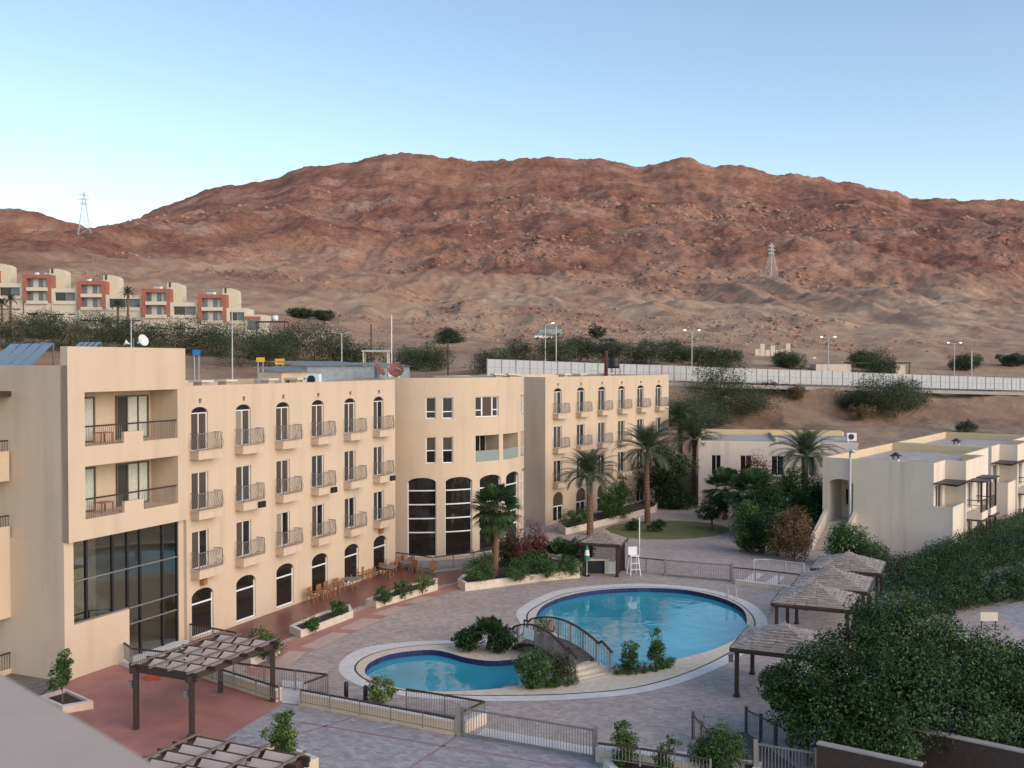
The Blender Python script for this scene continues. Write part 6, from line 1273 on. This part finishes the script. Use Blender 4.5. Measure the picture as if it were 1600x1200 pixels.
# ------------------------------------------------------------------ acacias and desert shrubs: (px, py of the foot, depth, radius, height)
AC = [(20, 545, 175, 7, 6.5), (75, 530, 190, 5, 5), (105, 548, 165, 6, 6), (150, 545, 180, 6.5, 6), (185, 535, 200, 6, 5.5), (235, 555, 175, 6, 5.5), (290, 552, 185, 6.5, 6.5), (340, 556, 180, 6, 6), (375, 575, 150, 7.5, 7), (410, 562, 190, 6, 5), (445, 556, 200, 5, 5), (490, 565, 180, 7, 7), (525, 568, 172, 6, 5.5), (432, 574, 160, 6.5, 5.5), (560, 572, 185, 5, 4.5), (640, 578, 170, 5, 4.0), (680, 580, 160, 4.5, 3.8), (705, 536, 300, 5, 4), (770, 584, 158, 5, 4), (810, 580, 162, 4.5, 5), (870, 566, 200, 7, 6), (905, 565, 205, 6, 4.5), (932, 530, 290, 3.2, 4), (960, 568, 210, 6, 4.6), (1005, 570, 205, 6.5, 5), (1050, 566, 220, 6, 4.5), (1090, 570, 215, 6, 4), (1130, 575, 225, 5.5, 4), (1135, 655, 152, 7.5, 5), (1125, 628, 160, 6, 6.5), (1165, 650, 155, 6, 4.5), (1240, 628, 175, 2.2, 2.6), (1200, 620, 175, 3, 2.2), (1365, 650, 165, 8, 6.5), (1400, 652, 165, 7, 5.5), (1340, 648, 168, 5, 3.6), (1375, 590, 245, 6.5, 6), (1420, 640, 172, 5, 5), (1500, 578, 260, 5, 4), (1580, 572, 270, 4, 3), (1345, 656, 160, 3.4, 2.2), (1510, 675, 150, 2.5, 1.6), (1105, 670, 133, 5, 3.6), (1075, 680, 128, 5.5, 5), (470, 497, 320, 5, 3), (505, 500, 320, 4, 2.6), (1350, 575, 255, 5, 4), (1230, 576, 235, 5, 3.4)]
desc = ['at the far left below the hillside houses', 'below the leftmost houses', 'behind the solar panels', 'below the second house', 'below the third house', 'behind the tall block roof', 'behind the loudspeakers', 'below the rightmost house', 'behind the blue road sign', 'left of the yellow signs', 'right of the rightmost house', 'standing tall behind the roof sheds', 'behind the twin lamp pole', 'just behind the right yellow sign', 'behind the roof shelter', 'behind the satellite dishes', 'behind the pavilion air conditioner', 'alone on the slope above the pavilion', 'at the left end of the hoarding', 'before the left hoarding end', 'behind the hoarding by the lit lamp', 'behind the chimney pipe', 'alone on the slope by the dark car', 'behind the water tank', 'behind the hoarding over the farther wing', 'by the lit twin lamp', 'right of the lit twin lamp', 'behind the hoarding below the ruin', 'forming a dark mound below the embankment', 'with feathery top before the hoarding', 'at the right half of the dark mound', 'standing alone on the embankment below the hoarding', 'low on the embankment left of the lone one', 'forming a broad dark thicket before the hoarding', 'at the right part of the broad thicket', 'at the left foot of the broad thicket', 'beside the hut canopy', 'at the right shoulder of the broad thicket', 'near the far right lamp', 'at the right edge behind the hoarding', 'at the foot of the broad thicket', 'alone on the sandy flat behind the villas', 'beside the shaded palms', 'rising behind the shaded palms', 'on the bank above the end house', 'second on the bank above the end house', 'behind the hut', 'left of the hut behind the hoarding']
for k, (px, py, Y, R_, H_) in enumerate(AC):
    Ys = np.arange(118, 520, 1.0); d_ = ray(px, py); zr = EYE+d_.z*Ys/d_.y; ht = hterr(d_.x*Ys/d_.y, Ys); w_ = np.nonzero(ht >= zr)[0]
    if len(w_) and abs(Ys[w_[0]]-Y) < 110: f_ = Ys[w_[0]]/Y; Y = float(Ys[w_[0]]); R_ *= f_; H_ *= f_
    p = AT(px, py, Y); z = hz(p.x, Y)-.1; H2 = H_; dry = k in (19, 31, 32, 40)
    bush('acacia shrub '+desc[k] if not dry else 'dry brown shrub '+desc[k], (p.x, Y, z), R_, H2, 'lf_dry' if k in (31, 32, 40) else 'lf_acacia', 8000 if R_ > 4 else 3000, .22*Y/170, 200+k, 'acacias and desert shrubs', 8, 'acacia', 'shrub')
for k, (px, py) in enumerate(((3, 498), (17, 492), (200, 494), (184, 500))):
    p = AT(px, py, 255); date_palm(f'small palm before the hillside houses, {["at the frame edge", "just inside the left edge", "tall one by the third house", "short one by the third house"][k]}', (p.x, 255, hz(p.x, 255)), p.z+(3.5 if k != 2 else 5.5)-hz(p.x, 255), 2.6, 30, 90+k, .3, grp='palms by the hillside houses')
